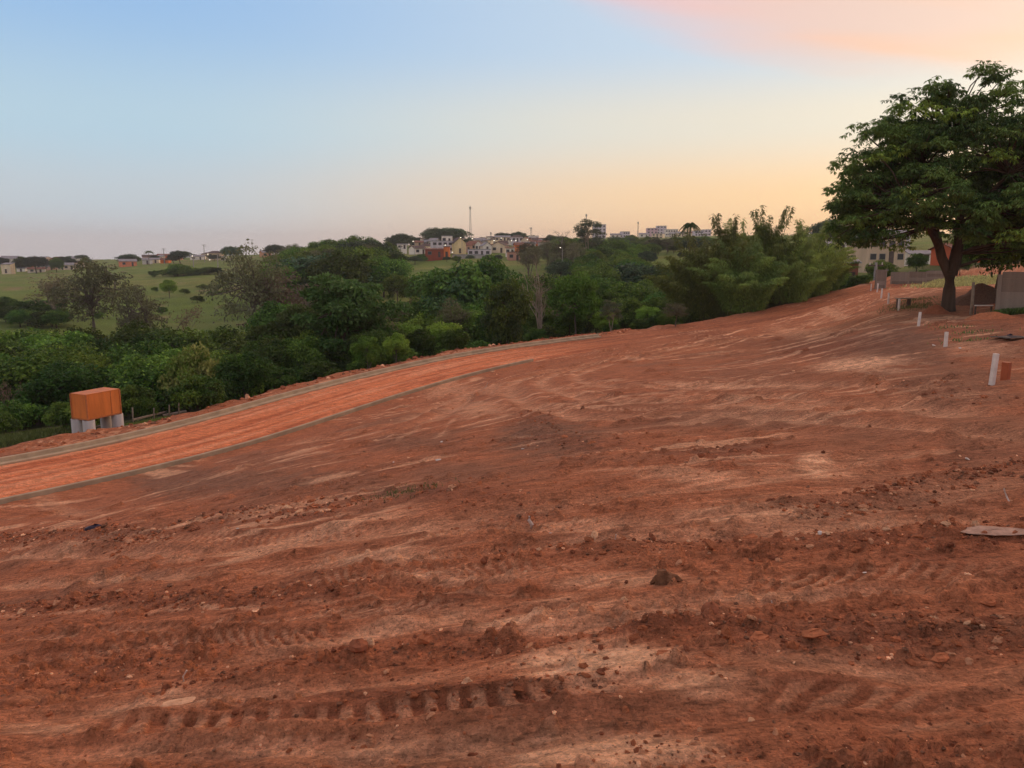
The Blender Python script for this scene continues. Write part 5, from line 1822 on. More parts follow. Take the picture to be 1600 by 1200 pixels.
W_, LILAC, CREAM, YEL, ORNG, BRICK, PINK, BEIGE, GREY = (232, 228, 222), (205, 200, 212), (226, 212, 186), (226, 206, 158), (214, 122, 70), (150, 92, 74), (206, 168, 150), (196, 176, 152), (170, 166, 164)
HS = [
    # town in the middle
    (673, 713, 394, 377, 335, LILAC, 'grey', 'long two-storey lilac house with flat dark roof in the town', 'flat', 8, 0.15, 5, 2),
    (690, 706, 380, 369, 352, W_, 'grey', 'small white block above the long lilac house', 'flat', 5, 0.0, 2, 1),
    (706, 724, 396, 371, 330, YEL, 'old', 'yellow gabled house at the right end of the lilac house', 'front', 9, 0.2, 1, 1),
    (716, 737, 394, 379, 345, PINK, 'tile', 'pinkish house with brown roof right of the yellow gable', 'gable', 8, 0.0, 2, 1),
    (664, 693, 402, 388, 300, (150, 78, 60), 'tile', 'long low brick-red house wall below the lilac house', 'shed', 6, 0.0, 2, 1),
    (693, 702, 402, 386, 299, ORNG, 'tile', 'small orange lit house front at the right end of the brick-red wall', 'flat', 6, 0.0, 1, 1),
    (752, 765, 393, 379, 340, W_, 'grey', 'white narrow gabled house in the middle of the town', 'front', 8, 0.2, 1, 1),
    (770, 792, 395, 378, 345, CREAM, 'old', 'cream house with a wide gable right of the white gable', 'front', 9, -0.2, 2, 1),
    (731, 766, 400, 390, 322, LILAC, 'grey', 'long low lilac building below the white gable', 'flat', 6, 0.0, 4, 1),
    (790, 804, 398, 386, 318, W_, 'tile', 'white house with red roof near the yellow lit wall', 'shed', 6, 0.0, 2, 1),
    (804, 819, 391, 379, 335, ORNG, 'tile', 'orange house with red roof on the right of the town', 'gable', 7, 0.1, 1, 1),
    (793, 812, 410, 397, 300, (196, 150, 132), 'tile', 'pinkish unplastered house at the lower right of the town', 'flat', 6, 0.1, 2, 1),
    (707, 756, 407, 400, 302, GREY, 'grey', 'long grey boundary building along the lower edge of the town', 'flat', 2, 0.0, 0, 1),
    (774, 797, 377, 368, 450, CREAM, 'grey', 'long cream building on the town skyline', 'gable', 8, 0.0, 4, 1),
    (799, 816, 378, 367, 440, LILAC, 'old', 'greyish house with dark roof on the town skyline', 'hip', 8, 0.1, 3, 1),
    (740, 757, 381, 372, 430, W_, 'grey', 'white small house behind the middle of the town', 'gable', 7, 0.0, 2, 1),
    (826, 842, 377, 369, 460, W_, 'grey', 'white low house at the right end of the town skyline', 'flat', 7, 0.0, 3, 1),
    (836, 858, 400, 389, 320, CREAM, 'old', 'cream house half hidden by the grey trees', 'gable', 7, 0.2, 2, 1),
    (845, 868, 390, 380, 380, PINK, 'tile', 'pink house half hidden by the grey trees', 'gable', 7, 0.0, 2, 1),
    (620, 634, 389, 381, 360, W_, 'grey', 'white small house at the left end of the town', 'shed', 6, 0.1, 2, 1),
    (601, 613, 384, 372, 400, CREAM, 'old', 'small house with dark pointed roof on the skyline left of the town', 'front', 7, 0.0, 1, 1),
    (640, 660, 385, 376, 400, BEIGE, 'tile', 'beige house behind the round tree at the left of the town', 'gable', 7, 0.0, 2, 1),
    (727, 745, 387, 378, 400, W_, 'tile', 'white house with red roof behind the pinkish house', 'gable', 7, -0.1, 2, 1),
    (818, 836, 387, 378, 380, W_, 'grey', 'white house behind the orange house in the town', 'gable', 7, 0.1, 2, 1),
    # skyline beyond the ridge
    (929, 946, 378, 356, 620, LILAC, 'grey', 'pale tall block right behind the eucalypt', 'flat', 12, 0.1, 3, 4),
    (1012, 1028, 372, 359, 700, (206, 176, 190), 'grey', 'pinkish apartment block on the right skyline', 'flat', 12, 0.0, 3, 3),
    (1027, 1042, 372, 355, 720, LILAC, 'grey', 'lilac apartment block with tall centre on the right skyline', 'flat', 12, 0.0, 3, 4),
    (1041, 1060, 372, 361, 690, W_, 'grey', 'long white block right of the lilac apartment block', 'flat', 12, 0.0, 5, 2),
    (1000, 1014, 373, 366, 660, W_, 'grey', 'white low house left of the pinkish apartment block', 'gable', 8, 0.0, 2, 1),
    (1060, 1082, 374, 366, 640, CREAM, 'tile', 'cream house left of the palm on the skyline', 'gable', 8, 0.0, 3, 1),
    (1270, 1300, 372, 362, 420, W_, 'grey', 'white house right of the bamboo on the skyline', 'gable', 9, 0.0, 3, 1),
    (955, 975, 375, 368, 640, W_, 'grey', 'white low house behind the wooded ridge', 'gable', 8, 0.0, 3, 1),
    # left skyline
    (0, 22, 414, 400, 480, W_, 'grey', 'white house at the left edge of the skyline', 'gable', 8, 0.0, 3, 1),
    (28, 55, 411, 404, 520, W_, 'grey', 'long white house below the dark tree at the far left', 'gable', 8, 0.0, 3, 1),
    (0, 12, 427, 411, 400, CREAM, 'grey', 'cream house cut by the left edge of the picture', 'shed', 8, 0.0, 1, 1),
    (24, 36, 425, 417, 430, W_, 'grey', 'small white house in the second row at far left', 'gable', 7, 0.0, 1, 1),
    (40, 63, 426, 418, 420, W_, 'tile', 'white house with stepped roof in the front row at far left', 'gable', 7, 0.2, 2, 1),
    (64, 82, 424, 415, 440, PINK, 'grey', 'pinkish house left of the cream house at left', 'gable', 7, 0.0, 2, 1),
    (74, 101, 415, 401, 470, (232, 212, 160), 'tile', 'cream yellow house with brown roof on the left skyline', 'hip', 9, 0.1, 3, 1),
    (84, 104, 422, 413, 450, BEIGE, 'grey', 'beige low house in front of the cream yellow house', 'flat', 7, 0.0, 2, 1),
    (183, 207, 416, 405, 420, (222, 140, 108), 'grey', 'orange house with pale roof on the left skyline', 'gable', 7, 0.3, 2, 1),
    (219, 233, 413, 403, 440, W_, 'grey', 'white house left of the palm on the left skyline', 'gable', 7, 0.2, 1, 1),
    (236, 246, 411, 403, 450, CREAM, 'grey', 'cream small house right of the palm', 'gable', 7, 0.0, 1, 1),
    (249, 261, 413, 404, 440, ORNG, 'tile', 'small orange house right of the palm on the left skyline', 'gable', 7, 0.0, 1, 1),
    (296, 316, 407, 399, 470, W_, 'grey', 'white house left of the utility pole on the left skyline', 'gable', 7, 0.0, 2, 1),
    (322, 344, 403, 392, 450, BEIGE, 'old', 'beige house with brown roof right of the utility pole', 'hip', 8, 0.0, 2, 1),
    (420, 436, 396, 388, 460, W_, 'grey', 'white house on the skyline behind the tall grey-brown tree', 'gable', 7, 0.0, 2, 1),
    (452, 470, 392, 385, 470, CREAM, 'grey', 'cream house on the skyline left of the wooded knoll', 'gable', 7, 0.0, 2, 1),
    (345, 352, 408, 401, 440, W_, 'grey', 'tiny white shed at the top of the pasture', 'flat', 4, 0.0, 1, 1),
    (110, 128, 410, 401, 520, W_, 'grey', 'white house behind the tall thin-leaved olive tree', 'gable', 8, 0.0, 2, 1),
    # right, beyond the lots
    (1309, 1346, 450, 405, 104, (140, 88, 72), 'grey', 'unplastered brick house with grey sheet roof right of the bamboo', 'shed', 5, -0.1, 2, 1),
    (1336, 1352, 396, 376, 150, W_, 'grey', 'white shed with grey roof above the brick house', 'shed', 5, 0.2, 1, 1),
    (1350, 1410, 412, 372, 135, BEIGE, 'grey', 'beige two-storey unfinished house left of the mango trunk', 'flat', 7, 0.35, 4, 2),
    (1294, 1318, 380, 366, 230, W_, 'grey', 'white house between the bamboo and the mango crown', 'gable', 8, 0.0, 3, 1),
    (1300, 1336, 392, 378, 200, GREY, 'grey', 'long grey house above the brick house', 'gable', 8, 0.1, 3, 1),
    (1385, 1425, 380, 358, 200, (206, 200, 206), 'grey', 'pale house seen through the lower mango crown', 'gable', 8, 0.0, 3, 1),
    (1330, 1372, 372, 352, 240, W_, 'tile', 'white house behind the lower left mango crown', 'gable', 8, 0.0, 3, 1),
    (1490, 1530, 412, 380, 110, (190, 96, 62), 'tile', 'orange-red house right behind the mango trunk', 'gable', 6, 0.3, 2, 1),
    (1430, 1460, 408, 392, 140, W_, 'grey', 'white house half hidden left of the mango trunk', 'gable', 6, 0.0, 2, 1),
]
for h in HS:
    house(*h)
# the rest of the packed hillside town and of the left skyline
hr = random.Random(77)
COLS = [W_, CREAM, PINK, BEIGE, GREY, ORNG, (218, 200, 180), (200, 150, 120), W_]
for i in range(58):
    Y = hr.uniform(345, 500)
    u = hr.uniform(645, 868)
    wpx = hr.uniform(9, 20)
    x = X_at(u, Y)
    zg = gz1(x, Y)
    q = FPX / Y
    vb = 395 - (zg - EYE) * q
    house(u - wpx / 2, u + wpx / 2, vb, vb - hr.uniform(3.2, 5.2) * q, Y, hr.choice(COLS), hr.choice(['tile', 'tile', 'grey', 'old']), 'small house packed among others in the hillside town in the middle', hr.choice(['gable', 'hip', 'front', 'gable', 'shed']), 7, hr.uniform(-0.5, 0.5), 2, 1)['group'] = 'packed town houses'
for i in range(26):
    Y = hr.uniform(430, 540)
    u = hr.uniform(-10, 118) if i < 18 else hr.uniform(180, 480)
    wpx = hr.uniform(9, 20)
    x = X_at(u, Y)
    zg = gz1(x, Y)
    q = FPX / Y
    vb = 395 - (zg - EYE) * q
    house(u - wpx / 2, u + wpx / 2, vb, vb - hr.uniform(3.2, 4.6) * q, Y, hr.choice(COLS), hr.choice(['tile', 'grey', 'old']), 'small pale house among the houses of the left skyline', hr.choice(['gable', 'hip', 'gable']), 7, hr.uniform(-0.5, 0.5), 2, 1)['group'] = 'left skyline houses'
for i in range(14):
    Y = hr.uniform(560, 760)
    u = hr.uniform(900, 1110) if i < 8 else hr.uniform(1260, 1345)
    wpx = hr.uniform(9, 18)
    x = X_at(u, Y)
    zg = gz1(x, Y)
    q = FPX / Y
    vb = 395 - (zg - EYE) * q
    house(u - wpx / 2, u + wpx / 2, vb, vb - hr.uniform(3.5, 5.5) * q, Y, hr.choice([W_, LILAC, CREAM, PINK]), 'grey', 'small far building on the right skyline', hr.choice(['flat', 'gable']), 9, hr.uniform(-0.3, 0.3), 3, 2)['group'] = 'far skyline buildings'
for gname, lab in (('packed town houses', 'small town house'), ('left skyline houses', 'small pale house of the left skyline'), ('far skyline buildings', 'far building of the right skyline')):
    rank([o for o in COL.objects if o.get('group') == gname], lab)
# dirt-red cut bank wall above the brick house is part of the brick house yard
# ------------------------------------------------------------------ masts, poles, street lamps
METAL = plain_mat('galvanised_metal', (0.22, 0.21, 0.21), 0.6, 0.15, 2.0)
POLE = plain_mat('pole_concrete', (0.36, 0.33, 0.29), 0.9, 0.15, 2.0)


def mast(u, vb, vt, Y, label, r=0.35):
    zb, zt = at(u, vb, Y).z, at(u, vt, Y).z
    x = X_at(u, Y)
    zg = min(zb, gz1(x, Y))
    e = empty('radio_mast', (x, Y, zg), 0, label, 'mast')
    h = zt - zg
    m = MB()
    for k in range(3):
        a = k * 2.094
        m.tube([(r * 1.6 * math.cos(a), r * 1.6 * math.sin(a), -0.5), (r * 0.6 * math.cos(a), r * 0.6 * math.sin(a), h * 0.96)], [0.11, 0.08], 5)
    n = int(h / 1.2)
    for i in range(n):
        for k in range(3):
            a, b = k * 2.094, (k + 1) * 2.094
            f0, f1 = i / n, (i + 1) / n
            r0, r1 = r * (1.6 - f0), r * (1.6 - f1)
            m.tube([(r0 * math.cos(a), r0 * math.sin(a), h * 0.96 * f0), (r1 * math.cos(b), r1 * math.sin(b), h * 0.96 * f1)], 0.045, 4, cap=False)
    m.obj('mast', METAL, e)
    MB().tube([(0, 0, h * 0.94), (0, 0, h)], 0.05, 5).obj('antenna', METAL, e)
    for k in range(3):
        a = k * 2.094 + 0.5
        MB().box((0.75 * r * math.cos(a) * 1.5, 0.75 * r * math.sin(a) * 1.5, h * 0.92), (0.22, 0.22, 1.3), (0, 0, a)).obj('panel', POLE, e)


mast(735, 368, 320, 480, 'tallest thin radio mast above the town in the middle', 0.5)
mast(829.5, 372, 355, 520, 'short radio mast right of the town', 0.6)
mast(915.5, 360, 333, 520, 'radio mast rising out of the tall eucalypt', 0.4)
mast(996.5, 370, 346, 620, 'thin radio mast left of the pinkish apartment block', 0.4)
mast(767, 378, 363, 460, 'tiny antenna mast right of the tallest mast', 0.25)


def pole(u, vt, Y, label, arms=1):
    x = X_at(u, Y)
    z = gz1(x, Y)
    h = at(u, vt, Y).z - z
    e = empty('utility_pole', (x, Y, z), 0.2, label, 'utility pole')
    MB().tube([(0, 0, -0.5), (0, 0, h)], [0.22, 0.15], 8).obj('pole', POLE, e)
    for k in range(arms):
        MB().box((0, 0, h - 0.35 - 0.9 * k), (2.0, 0.16, 0.16)).obj('crossarm', WOOD_D, e)
    for sx in (-0.8, 0, 0.8):
        MB().tube([(sx, 0, h - 0.27), (sx, 0, h - 0.02)], 0.06, 6).obj('insulator', WHITE_P, e)
    MB().tube([(0, 0, h - 1.2), (1.0, 0, h - 0.9), (1.7, 0, h - 0.9)], 0.05, 5).obj('lamp_arm', METAL, e)


pole(320, 382, 420, 'tall utility pole with crossarm on the left skyline')
pole(257, 388, 430, 'thin utility pole right of the palm on the left skyline')
pole(341, 397, 330, 'pale short pole in the top of the left pasture')
pole(303, 401, 330, 'pale thin pole in the top of the left pasture, left one')
pole(626, 384, 300, 'pale pole beside the wood left of the town')
pole(463, 380, 400, 'pole above the tall grey-brown tree on the skyline')
pole(1366, 410, 92, 'thin pole beside the short slab panel behind the white posts', 1)

LAMP_MAT, lamp_nt, lamp_nodes, lamp_links, lamp_bs = nmat('lamp_glow')
lamp_bs.inputs['Base Color'].default_value = (1, 0.95, 0.85, 1)
lamp_bs.inputs['Emission Color'].default_value = (1.0, 0.86, 0.66, 1)
lamp_bs.inputs['Emission Strength'].default_value = 3.0
LAMPS = [(646, 377, 330, 'lit street lamp left of the lilac house'), (696, 383, 320, 'lit street lamp in front of the lilac house'), (707, 394, 296, 'lit street lamp beside the small orange house front'),
         (720, 371, 325, 'lit street lamp above the yellow gable'), (738, 373, 400, 'lit street lamp under the tallest mast'), (772, 376, 400, 'lit street lamp above the cream wide gable'),
         (783, 372, 430, 'lit street lamp at the long cream building'), (799, 376, 400, 'lit street lamp left of the greyish skyline house'), (806, 376, 395, 'lit street lamp right before the greyish skyline house'),
         (824, 374, 400, 'lit street lamp right of the greyish skyline house'), (848, 390, 300, 'lit street lamp before the grey trees, left one'), (875, 387, 185, 'lit street lamp among the grey trees below the eucalypt'),
         (815, 393, 290, 'bright lamp beside the round town tree'), (301, 400, 440, 'lit street lamp left of the utility pole on the left skyline'), (325.5, 397, 440, 'lit street lamp right of the utility pole'), (328, 406, 400, 'lit lamp at the top of the left pasture'),
         (1309, 413, 103, 'small lit lamp at the left corner of the brick house'), (601, 374, 410, 'lit street lamp on the skyline left of the town'), (588, 376, 410, 'lit street lamp above the wooded knoll')]
for (u, v, Y, lb) in LAMPS:
    x = X_at(u, Y)
    zt = at(u, v, Y).z
    zg = min(gz1(x, Y), zt - 2.5)
    h = zt - zg
    s = max(0.14, Y / 1000)
    e = empty('street_lamp', (x, Y, zg), 0, lb, 'street lamp', 'lit street lamps')
    MB().tube([(0.5, 0.4, -0.3), (0.5, 0.4, h - 0.4), (0.35, 0.25, h + 0.1), (0, 0, h + 0.12)], [0.09, 0.07, 0.05, 0.05], 6).obj('pole', POLE, e)
    MB().box((0, 0, h + s * 0.45), (s * 1.7, s * 1.1, s * 0.3)).obj('lamp_housing', METAL, e)
    lump(1, s * 0.75, s * 0.5, s * 0.35, 8, 0.0).obj('lamp_head', LAMP_MAT, e).location = (0, 0, h)

# ------------------------------------------------------------------ loose earth
rs = np.random.RandomState(19)
CL = [lump(300 + k, 1.0, rs.uniform(0.65, 0.95), rs.uniform(0.5, 0.8), 8, 0.20).mesh('clod', None) for k in range(8)]
CLM = []
for me in CL:
    row = []
    for m in (CLOD_RED, CLOD_DEEP, CLOD_DUST, CLOD_PALE):
        c = me.copy()
        c.materials.append(m)
        row.append(c)
    CLM.append(row)
cand = []
for L in RIDGES:          # crumbs gather along the windrows
    n = int(L.S[-1] / 0.005 / (1 + 3 * L.w))
    if L.w > 0.32:
        n //= 5
    t = rs.rand(n) * L.S[-1]
    px = np.interp(t, L.S, L.P[:, 0])
    py = np.interp(t, L.S, L.P[:, 1])
    tx = np.gradient(L.P[:, 0])
    ty = np.gradient(L.P[:, 1])
    ln = np.hypot(tx, ty)
    nx2 = np.interp(t, L.S, -ty / ln)
    ny2 = np.interp(t, L.S, tx / ln)
    o_ = rs.normal(size=n) * L.w * 1.0
    cand.append(np.stack([px + nx2 * o_, py + ny2 * o_, min(L.w, 0.24) * 0.17 * np.clip(rs.lognormal(-0.9, 0.6, n), 0.12, 1.5)], 1))
n = 1500                  # and strew the field
uu, vv_ = rs.uniform(-60, 1660, n), 470 + 740 * rs.rand(n) ** 0.8
fld = []
for Yq in np.geomspace(2.3, 45, n):
    u = rs.uniform(-80, 1680)
    fld.append(((u - 800) / FPX * Yq, Yq, np.clip(rs.lognormal(-4.95, 0.45), 0.004, 0.02) * (1 + Yq / 16)))
fld = np.array(fld)
dr = road_coords(fld[:, 0], fld[:, 1])[0]
fld = fld[dr > HW + 0.6]
cand.append(fld)
spoil = []
for s_ in rs.uniform(18, S_LEFT_END + 5, 420):
    c = [float(np.interp(s_, LKS, CEN[:, k])) for k in range(2)]
    q = [float(np.interp(s_, LKS, NRM[:, k])) for k in range(2)]
    o_ = -HW - 0.5 - abs(rs.normal()) * 1.3
    spoil.append((c[0] + q[0] * o_, c[1] + q[1] * o_, np.clip(rs.lognormal(-2.6, 0.5), 0.03, 0.22)))
cand.append(np.array(spoil))
cand = np.concatenate(cand)
# pale compacted spots carry few crumbs
cand = cand[(cand[:, 1] > 1.6)]
show = cand[:, 2] / np.hypot(cand[:, 0], cand[:, 1])
inframe = np.abs(cand[:, 0] / cand[:, 1]) < 0.69
cand_z = terrain(cand[:, 0], cand[:, 1])
order = np.argsort(-(show * inframe))
big = order[:300]
rest = order[300:]


def clod_label(x, y):
    p = Vector((x, y, 0))
    d = float(road_coords(np.array([x]), np.array([y]))[0][0])
    u = 800 + x / y * FPX
    if d < -HW:
        return 'earth clod on the spoil bank between the kerb and the trees', 'clods on the spoil bank'
    side = 'left' if u < 533 else ('middle' if u < 1066 else 'right')
    if y < 4.2:
        return 'crumbly red clod in the nearest foreground at the %s' % side, 'clods in the nearest foreground, %s' % side
    if y < 7.5:
        return 'crumbly red clod in the loose ridges of the foreground at the %s' % side, 'clods in the foreground ridges, %s' % side
    return 'red earth clod on the graded slope further off at the %s' % side, 'clods on the graded slope, %s' % side


for i in big:
    x, y, s = cand[i]
    me = CLM[rs.randint(8)][rs.choice(4, p=(0.50, 0.22, 0.22, 0.06))]
    o = bpy.data.objects.new('earth_clod', me)
    o.location = (x, y, cand_z[i] + s * 0.0)
    o.scale = (s * rs.uniform(0.8, 1.3), s * rs.uniform(0.8, 1.2), s * rs.uniform(0.7, 1.1))
    o.rotation_euler = (rs.uniform(-0.4, 0.4), rs.uniform(-0.4, 0.4), rs.uniform(0, 6.28))
    lb, gp = clod_label(x, y)
    put(o, None, lb, 'clod', gp)
# everything smaller: one mass of crumbs
unit_v = np.array([v.co[:] for v in lump(400, 1, 0.8, 0.65, 6, 0.22).mesh('tmp', None).vertices])
unit_f = np.array([list(p.vertices) for p in lump(400, 1, 0.8, 0.65, 6, 0.22).mesh('tmp', None).polygons])
ang = rs.rand(len(rest)) * 6.28
sc = cand[rest, 2]
V1 = unit_v[None] * sc[:, None, None] * rs.uniform(0.7, 1.3, (len(rest), 1, 3))
ca_, sa_ = np.cos(ang)[:, None], np.sin(ang)[:, None]
V2 = np.stack([V1[..., 0] * ca_ - V1[..., 1] * sa_ + cand[rest, 0][:, None], V1[..., 0] * sa_ + V1[..., 1] * ca_ + cand[rest, 1][:, None], V1[..., 2] + (cand_z[rest] + sc * 0.12)[:, None]], -1)
F2 = unit_f[None] + (np.arange(len(rest)) * len(unit_v))[:, None, None]
pal = np.array([SOIL_RED, SOIL_DEEP, SOIL_BROWN, SOIL_PALE])
cc = pal[rs.choice(4, len(rest), p=(0.50, 0.22, 0.22, 0.06))] * rs.uniform(1.0, 1.35, (len(rest), 1))
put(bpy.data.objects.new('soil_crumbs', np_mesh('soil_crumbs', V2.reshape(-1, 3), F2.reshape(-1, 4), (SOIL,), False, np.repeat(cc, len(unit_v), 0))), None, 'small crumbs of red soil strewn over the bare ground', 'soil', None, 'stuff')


def bit(u, v, mesh_mb, mat, name, label, cat, rot=(0, 0, 0), lift=0.0, smooth=False, group=None):
    p = G(u, v, 120)
    o = mesh_mb.obj(name, mat, None, smooth, label=label, cat=cat, group=group)
    o.location = (p.x, p.y, gz1(p.x, p.y) + lift)
    o.rotation_euler = rot
    return o


SLAB_SOIL = soil_plain('slab_soil', (0.44, 0.28, 0.19))
DARK_WOOD = plain_mat('charred_wood', (0.19, 0.09, 0.045), 0.95, 0.4, 20.0, 0.01, 0.1)
stump = MB()
stump.tube([(-0.02, 0, -0.03), (-0.03, 0, 0.05), (-0.035, 0.01, 0.115)], [0.085, 0.06, 0.04], 8)
for a, l in ((0.2, 0.17), (2.9, 0.13), (-0.9, 0.12), (1.6, 0.1)):
    stump.tube([(0, 0, 0.05), (math.cos(a) * l * 0.6, math.sin(a) * l * 0.6, 0.03), (math.cos(a) * l, math.sin(a) * l, -0.02)], [0.05, 0.035, 0.012], 6)
stump.v = [(a * 0.72, b * 0.72, c * 0.72) for a, b, c in stump.v]
bit(1040, 918, stump, DARK_WOOD, 'stump_chunk', 'dark broken root stump lying on the pale track in the foreground', 'stump')
stick = MB().tube([(0, 0, -0.04), (0.012, 0.0, 0.04), (-0.015, 0.0, 0.085), (-0.012, 0, 0.12)], [0.02, 0.019, 0.016, 0.01], 7)
bit(829, 822, stick, PALE_STONE, 'root_stub', 'pale root stub sticking up from the dirt in the middle', 'root')
bit(1288, 834, lump(21, 0.085, 0.024, 0.016, 10, 0.08), CLOD_PALE, 'flat_stone', 'pale flat elongated stone behind the right lugged track', 'stone', (0, 0.05, 0.05), 0.012)
bit(1280, 845, lump(22, 0.018, 0.016, 0.018, 6, 0.15), WHITE_P, 'white_stone', 'small white pointed stone just below the pale flat stone', 'stone', (0, 0, 0.4), 0.012)
bit(1552, 845, lump(23, 0.20, 0.09, 0.008, 14, 0.16), SLAB_SOIL, 'earth_slab', 'large flat pale earth slab at the right edge', 'slab', (0.02, -0.05, -0.05), 0.01)
bit(285, 1100, lump(24, 0.11, 0.026, 0.010, 12, 0.20), CLOD_PALE, 'earth_flake', 'pale flaky piece in the left foreground above the lugged track', 'flake', (0.2, 0, 0.25), 0.012)
bit(1110, 982, lump(25, 0.055, 0.05, 0.05, 12, 0.06), CLOD_DEEP, 'round_clod', 'round dark red clod on the pale strip right of the middle', 'clod', (0, 0, 0), 0.02, True)
bit(579, 1024, lump(26, 0.022, 0.018, 0.034, 8, 0.16), CLOD_PALE, 'pale_stone', 'small pale upright stone left of the middle foreground', 'stone', (0.1, 0.2, 0), 0.02)
bit(560, 1032, lump(27, 0.05, 0.045, 0.036, 10, 0.12), CLOD_DEEP, 'red_stone', 'dark red stone touching the small pale upright stone', 'stone', (0, 0, 0.3), 0.012)
for (u, v, sx, sy, sz, rz, lb) in ((1186, 1012, 0.07, 0.05, 0.022, 0.4, 'angular flat clod in the right clod ridge, left of its middle'), (1268, 1015, 0.075, 0.04, 0.02, -0.3, 'long flat clod in the middle of the right clod ridge'),
                                  (1400, 1012, 0.03, 0.028, 0.02, 0, 'small angular pale clod in the right clod ridge'), (1545, 955, 0.05, 0.035, 0.022, 0.5, 'angular clod near the right edge above the clod ridge'), (1470, 1030, 0.06, 0.04, 0.018, 0.2, 'curled flat clod at the lower edge of the right clod ridge'),
                                  (1035, 1037, 0.05, 0.03, 0.012, -0.4, 'reddish flat flake at the right end of the pale foreground patch'), (1170, 845, 0.09, 0.05, 0.03, 0.1, 'broad clod with overhanging edge right of the middle'), (665, 1012, 0.06, 0.045, 0.035, 0.6, 'chunky clod at the start of the long clod ridge')):
    bit(u, v, lump(int(u), sx * 0.8, sy * 0.8, sz * 0.8, 8, 0.17), CLOD_RED, 'flat_clod', lb, 'clod', (0.1, -0.12, rz), sz * 0.5)
PURPLE = plain_mat('dark_plastic', (0.03, 0.02, 0.035), 0.4, 0.3, 8.0)
bit(148, 832, lump(31, 0.13, 0.08, 0.05, 10, 0.25), PURPLE, 'plastic_bag', 'crumpled dark purple plastic on the dirt at left', 'bag', (0, 0, 0.3), 0.02)
bit(1574, 534, lump(33, 0.5, 0.3, 0.02, 12, 0.25), PURPLE, 'ash_patch', 'dark burnt remains on the dirt right of the second post', 'ash', (0, 0, 0.2), 0.03)
bit(1578, 530, lump(34, 0.10, 0.09, 0.08, 8, 0.25), PURPLE, 'burnt_lump', 'black lump standing on the burnt remains at right', 'ash', (0, 0, 0.2), 0.05)
rg = random.Random(8)
SCRAPS = [(372, 836), (219, 864), (12, 921), (70, 878), (519, 899), (462, 802), (1459, 540), (1536, 602), (1500, 715), (1512, 717), (1520, 766), (1580, 785), (1350, 905), (1118, 893), (706, 775), (685, 725), (1431, 808), (1240, 580), (615, 728), (640, 722), (186, 718), (817, 702), (1345, 712), (1215, 1030), (860, 830), (905, 857), (1240, 1045), (690, 690), (770, 585), (950, 850), (1500, 545), (1449, 505), (1085, 600)]
for i, (u, v) in enumerate(SCRAPS):
    p = G(u, v, 120)
    s = 0.0042 * p.y * rg.uniform(0.5, 1.0)
    near_w = ('in the foreground' if p.y < 7 else ('on the middle slope' if p.y < 22 else 'on the far part of the field'))
    side = ('far left' if u < 320 else 'left' if u < 640 else 'middle' if u < 960 else 'right' if u < 1280 else 'far right')
    bit(u, v, lump(500 + i, s, s * rg.uniform(0.4, 0.8), s * 0.3, 7, 0.22), WHITE_P if i % 3 == 0 else CLOD_PALE, 'pale_fragment', 'small whitish fragment lying %s at the %s' % (near_w, side), 'fragment', (rg.uniform(-0.4, 0.4), rg.uniform(-0.3, 0.3), rg.uniform(0, 3)), s * 0.2, False, 'whitish fragments %s at the %s' % (near_w, side))
# twigs poking out of the soil
for i, (u, v, l, lb) in enumerate(((1212, 960, 0.06, 'thin pale twig standing in the dirt below the right lugged track'), (958, 850, 0.12, 'thin forked pale root right of the root stub'), (1580, 790, 0.16, 'thin pale twig near the right edge'), (755, 605, 0.5, 'pale stick lying near the end of the field-side kerb'), (290, 1075, 0.1, 'short twig in the left foreground'))):
    m = MB().tube([(0, 0, -0.02), (0.2 * l, 0.1 * l, 0.35 * l), (0.1 * l, 0.2 * l, 0.8 * l)], [0.03 * l + 0.002] * 3, 5)
    bit(u, v, m, PALE_STONE, 'twig', lb, 'twig', (rg.uniform(-0.4, 0.4), rg.uniform(-0.6, 0.6), rg.uniform(0, 6)))

# ------------------------------------------------------------------ grass and weeds
def blades(C, h, w, col, name, label):
    n = len(C)
    A = np.stack([rs.normal(size=n) * 0.35, rs.normal(size=n) * 0.35, np.ones(n)], 1)
    N = np.stack([rs.normal(size=n), rs.normal(size=n), np.zeros(n)], 1)
    hh = h * rs.uniform(0.5, 1.3, n)
    C = C.copy()
    C[:, 2] += hh * 0.42
    me = leaves_mesh(name, C, A, N, hh, w, np.array(col) * rs.uniform(0.6, 1.4, (n, 1)))
    put(bpy.data.objects.new(name, me), None, label, 'grass', None, 'stuff')


def strew(pts, n, sx, sy):
    out = []
    for (u, Y) in pts:
        x = X_at(u, Y)
        out.append(np.stack([x + rs.normal(size=n) * sx, Y + rs.normal(size=n) * sy], 1))
    P = np.concatenate(out)
    return np.column_stack([P, terrain(P[:, 0], P[:, 1])])


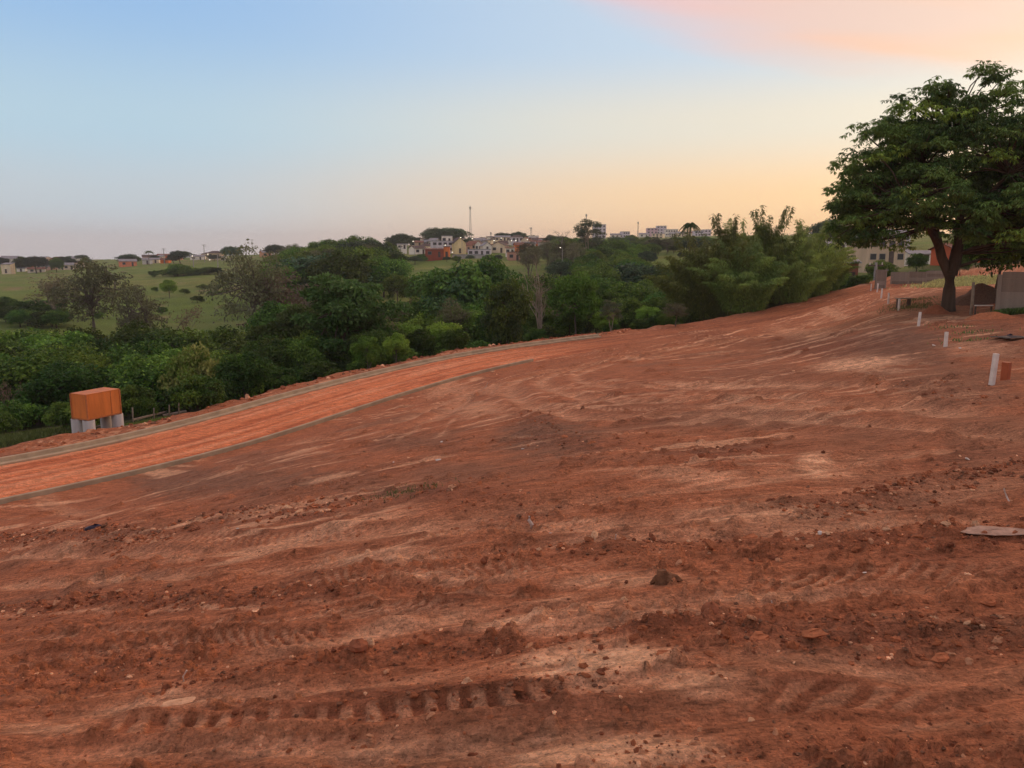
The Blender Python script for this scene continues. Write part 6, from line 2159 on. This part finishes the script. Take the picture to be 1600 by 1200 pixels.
blades(strew([(u, 33.5 + u * 0.028 + k) for u in range(-60, 100, 16) for k in (0.0, 1.4, 2.8, 4.2)], 260, 0.7, 0.6), 0.30, 0.035, (0.10, 0.13, 0.035), 'roadside_grass', 'green grass strip left of the orange tank')
blades(strew([(u, 37.0 + (u - 200) * 0.04) for u in range(205, 262, 8)], 260, 0.4, 0.5), 0.22, 0.03, (0.11, 0.16, 0.035), 'grass_patch', 'bright green grass patch right of the orange tank')
blades(strew([(u, 34.0) for u in range(1562, 1640, 9)], 300, 0.25, 0.18), 0.30, 0.035, (0.045, 0.085, 0.02), 'grass_fringe', 'dark green grass along the foot of the right slab wall')
blades(strew([(1425, 40.5), (1440, 41), (1418, 43), (1432, 45)], 300, 0.7, 0.9), 0.12, 0.03, (0.12, 0.12, 0.04), 'sparse_grass', 'sparse yellowish grass left of the mango trunk')
blades(strew([(632, 10.2), (620, 10.6), (645, 10.0)], 70, 0.25, 0.18), 0.05, 0.012, (0.09, 0.13, 0.04), 'weed_tufts', 'small green weed tufts left of the middle of the field')
blades(strew([(u, Y) for u in range(1490, 1545, 9) for Y in (66, 72, 78)], 260, 1.6, 2.0), 0.35, 0.09, (0.17, 0.18, 0.07), 'lot_grass', 'pale dry grass on the lot behind the mango trunk')
blades(strew([(1520, 26), (1490, 29), (1515, 24)], 60, 0.4, 0.5), 0.12, 0.03, (0.06, 0.10, 0.03), 'weeds', 'few green weeds near the third white post')

# ------------------------------------------------------------------ the evening air
hz, hz_nt, hz_nodes, hz_links, hz_bs = nmat('haze')
hz_nodes.remove(hz_bs)
pv = hz_nodes.new('ShaderNodeVolumePrincipled')
pv.inputs['Color'].default_value = (0.93, 0.92, 0.92, 1)
pv.inputs['Density'].default_value = 0.00022
pv.inputs['Anisotropy'].default_value = 0.2
hz_links.new(pv.outputs[0], hz_nodes['Material Output'].inputs['Volume'])
hb = MB().box((0, 0, 15), (6400, 6400, 110)).obj('haze', hz, kind='stuff', label='thin evening haze filling the air')
hb['category'] = 'haze'
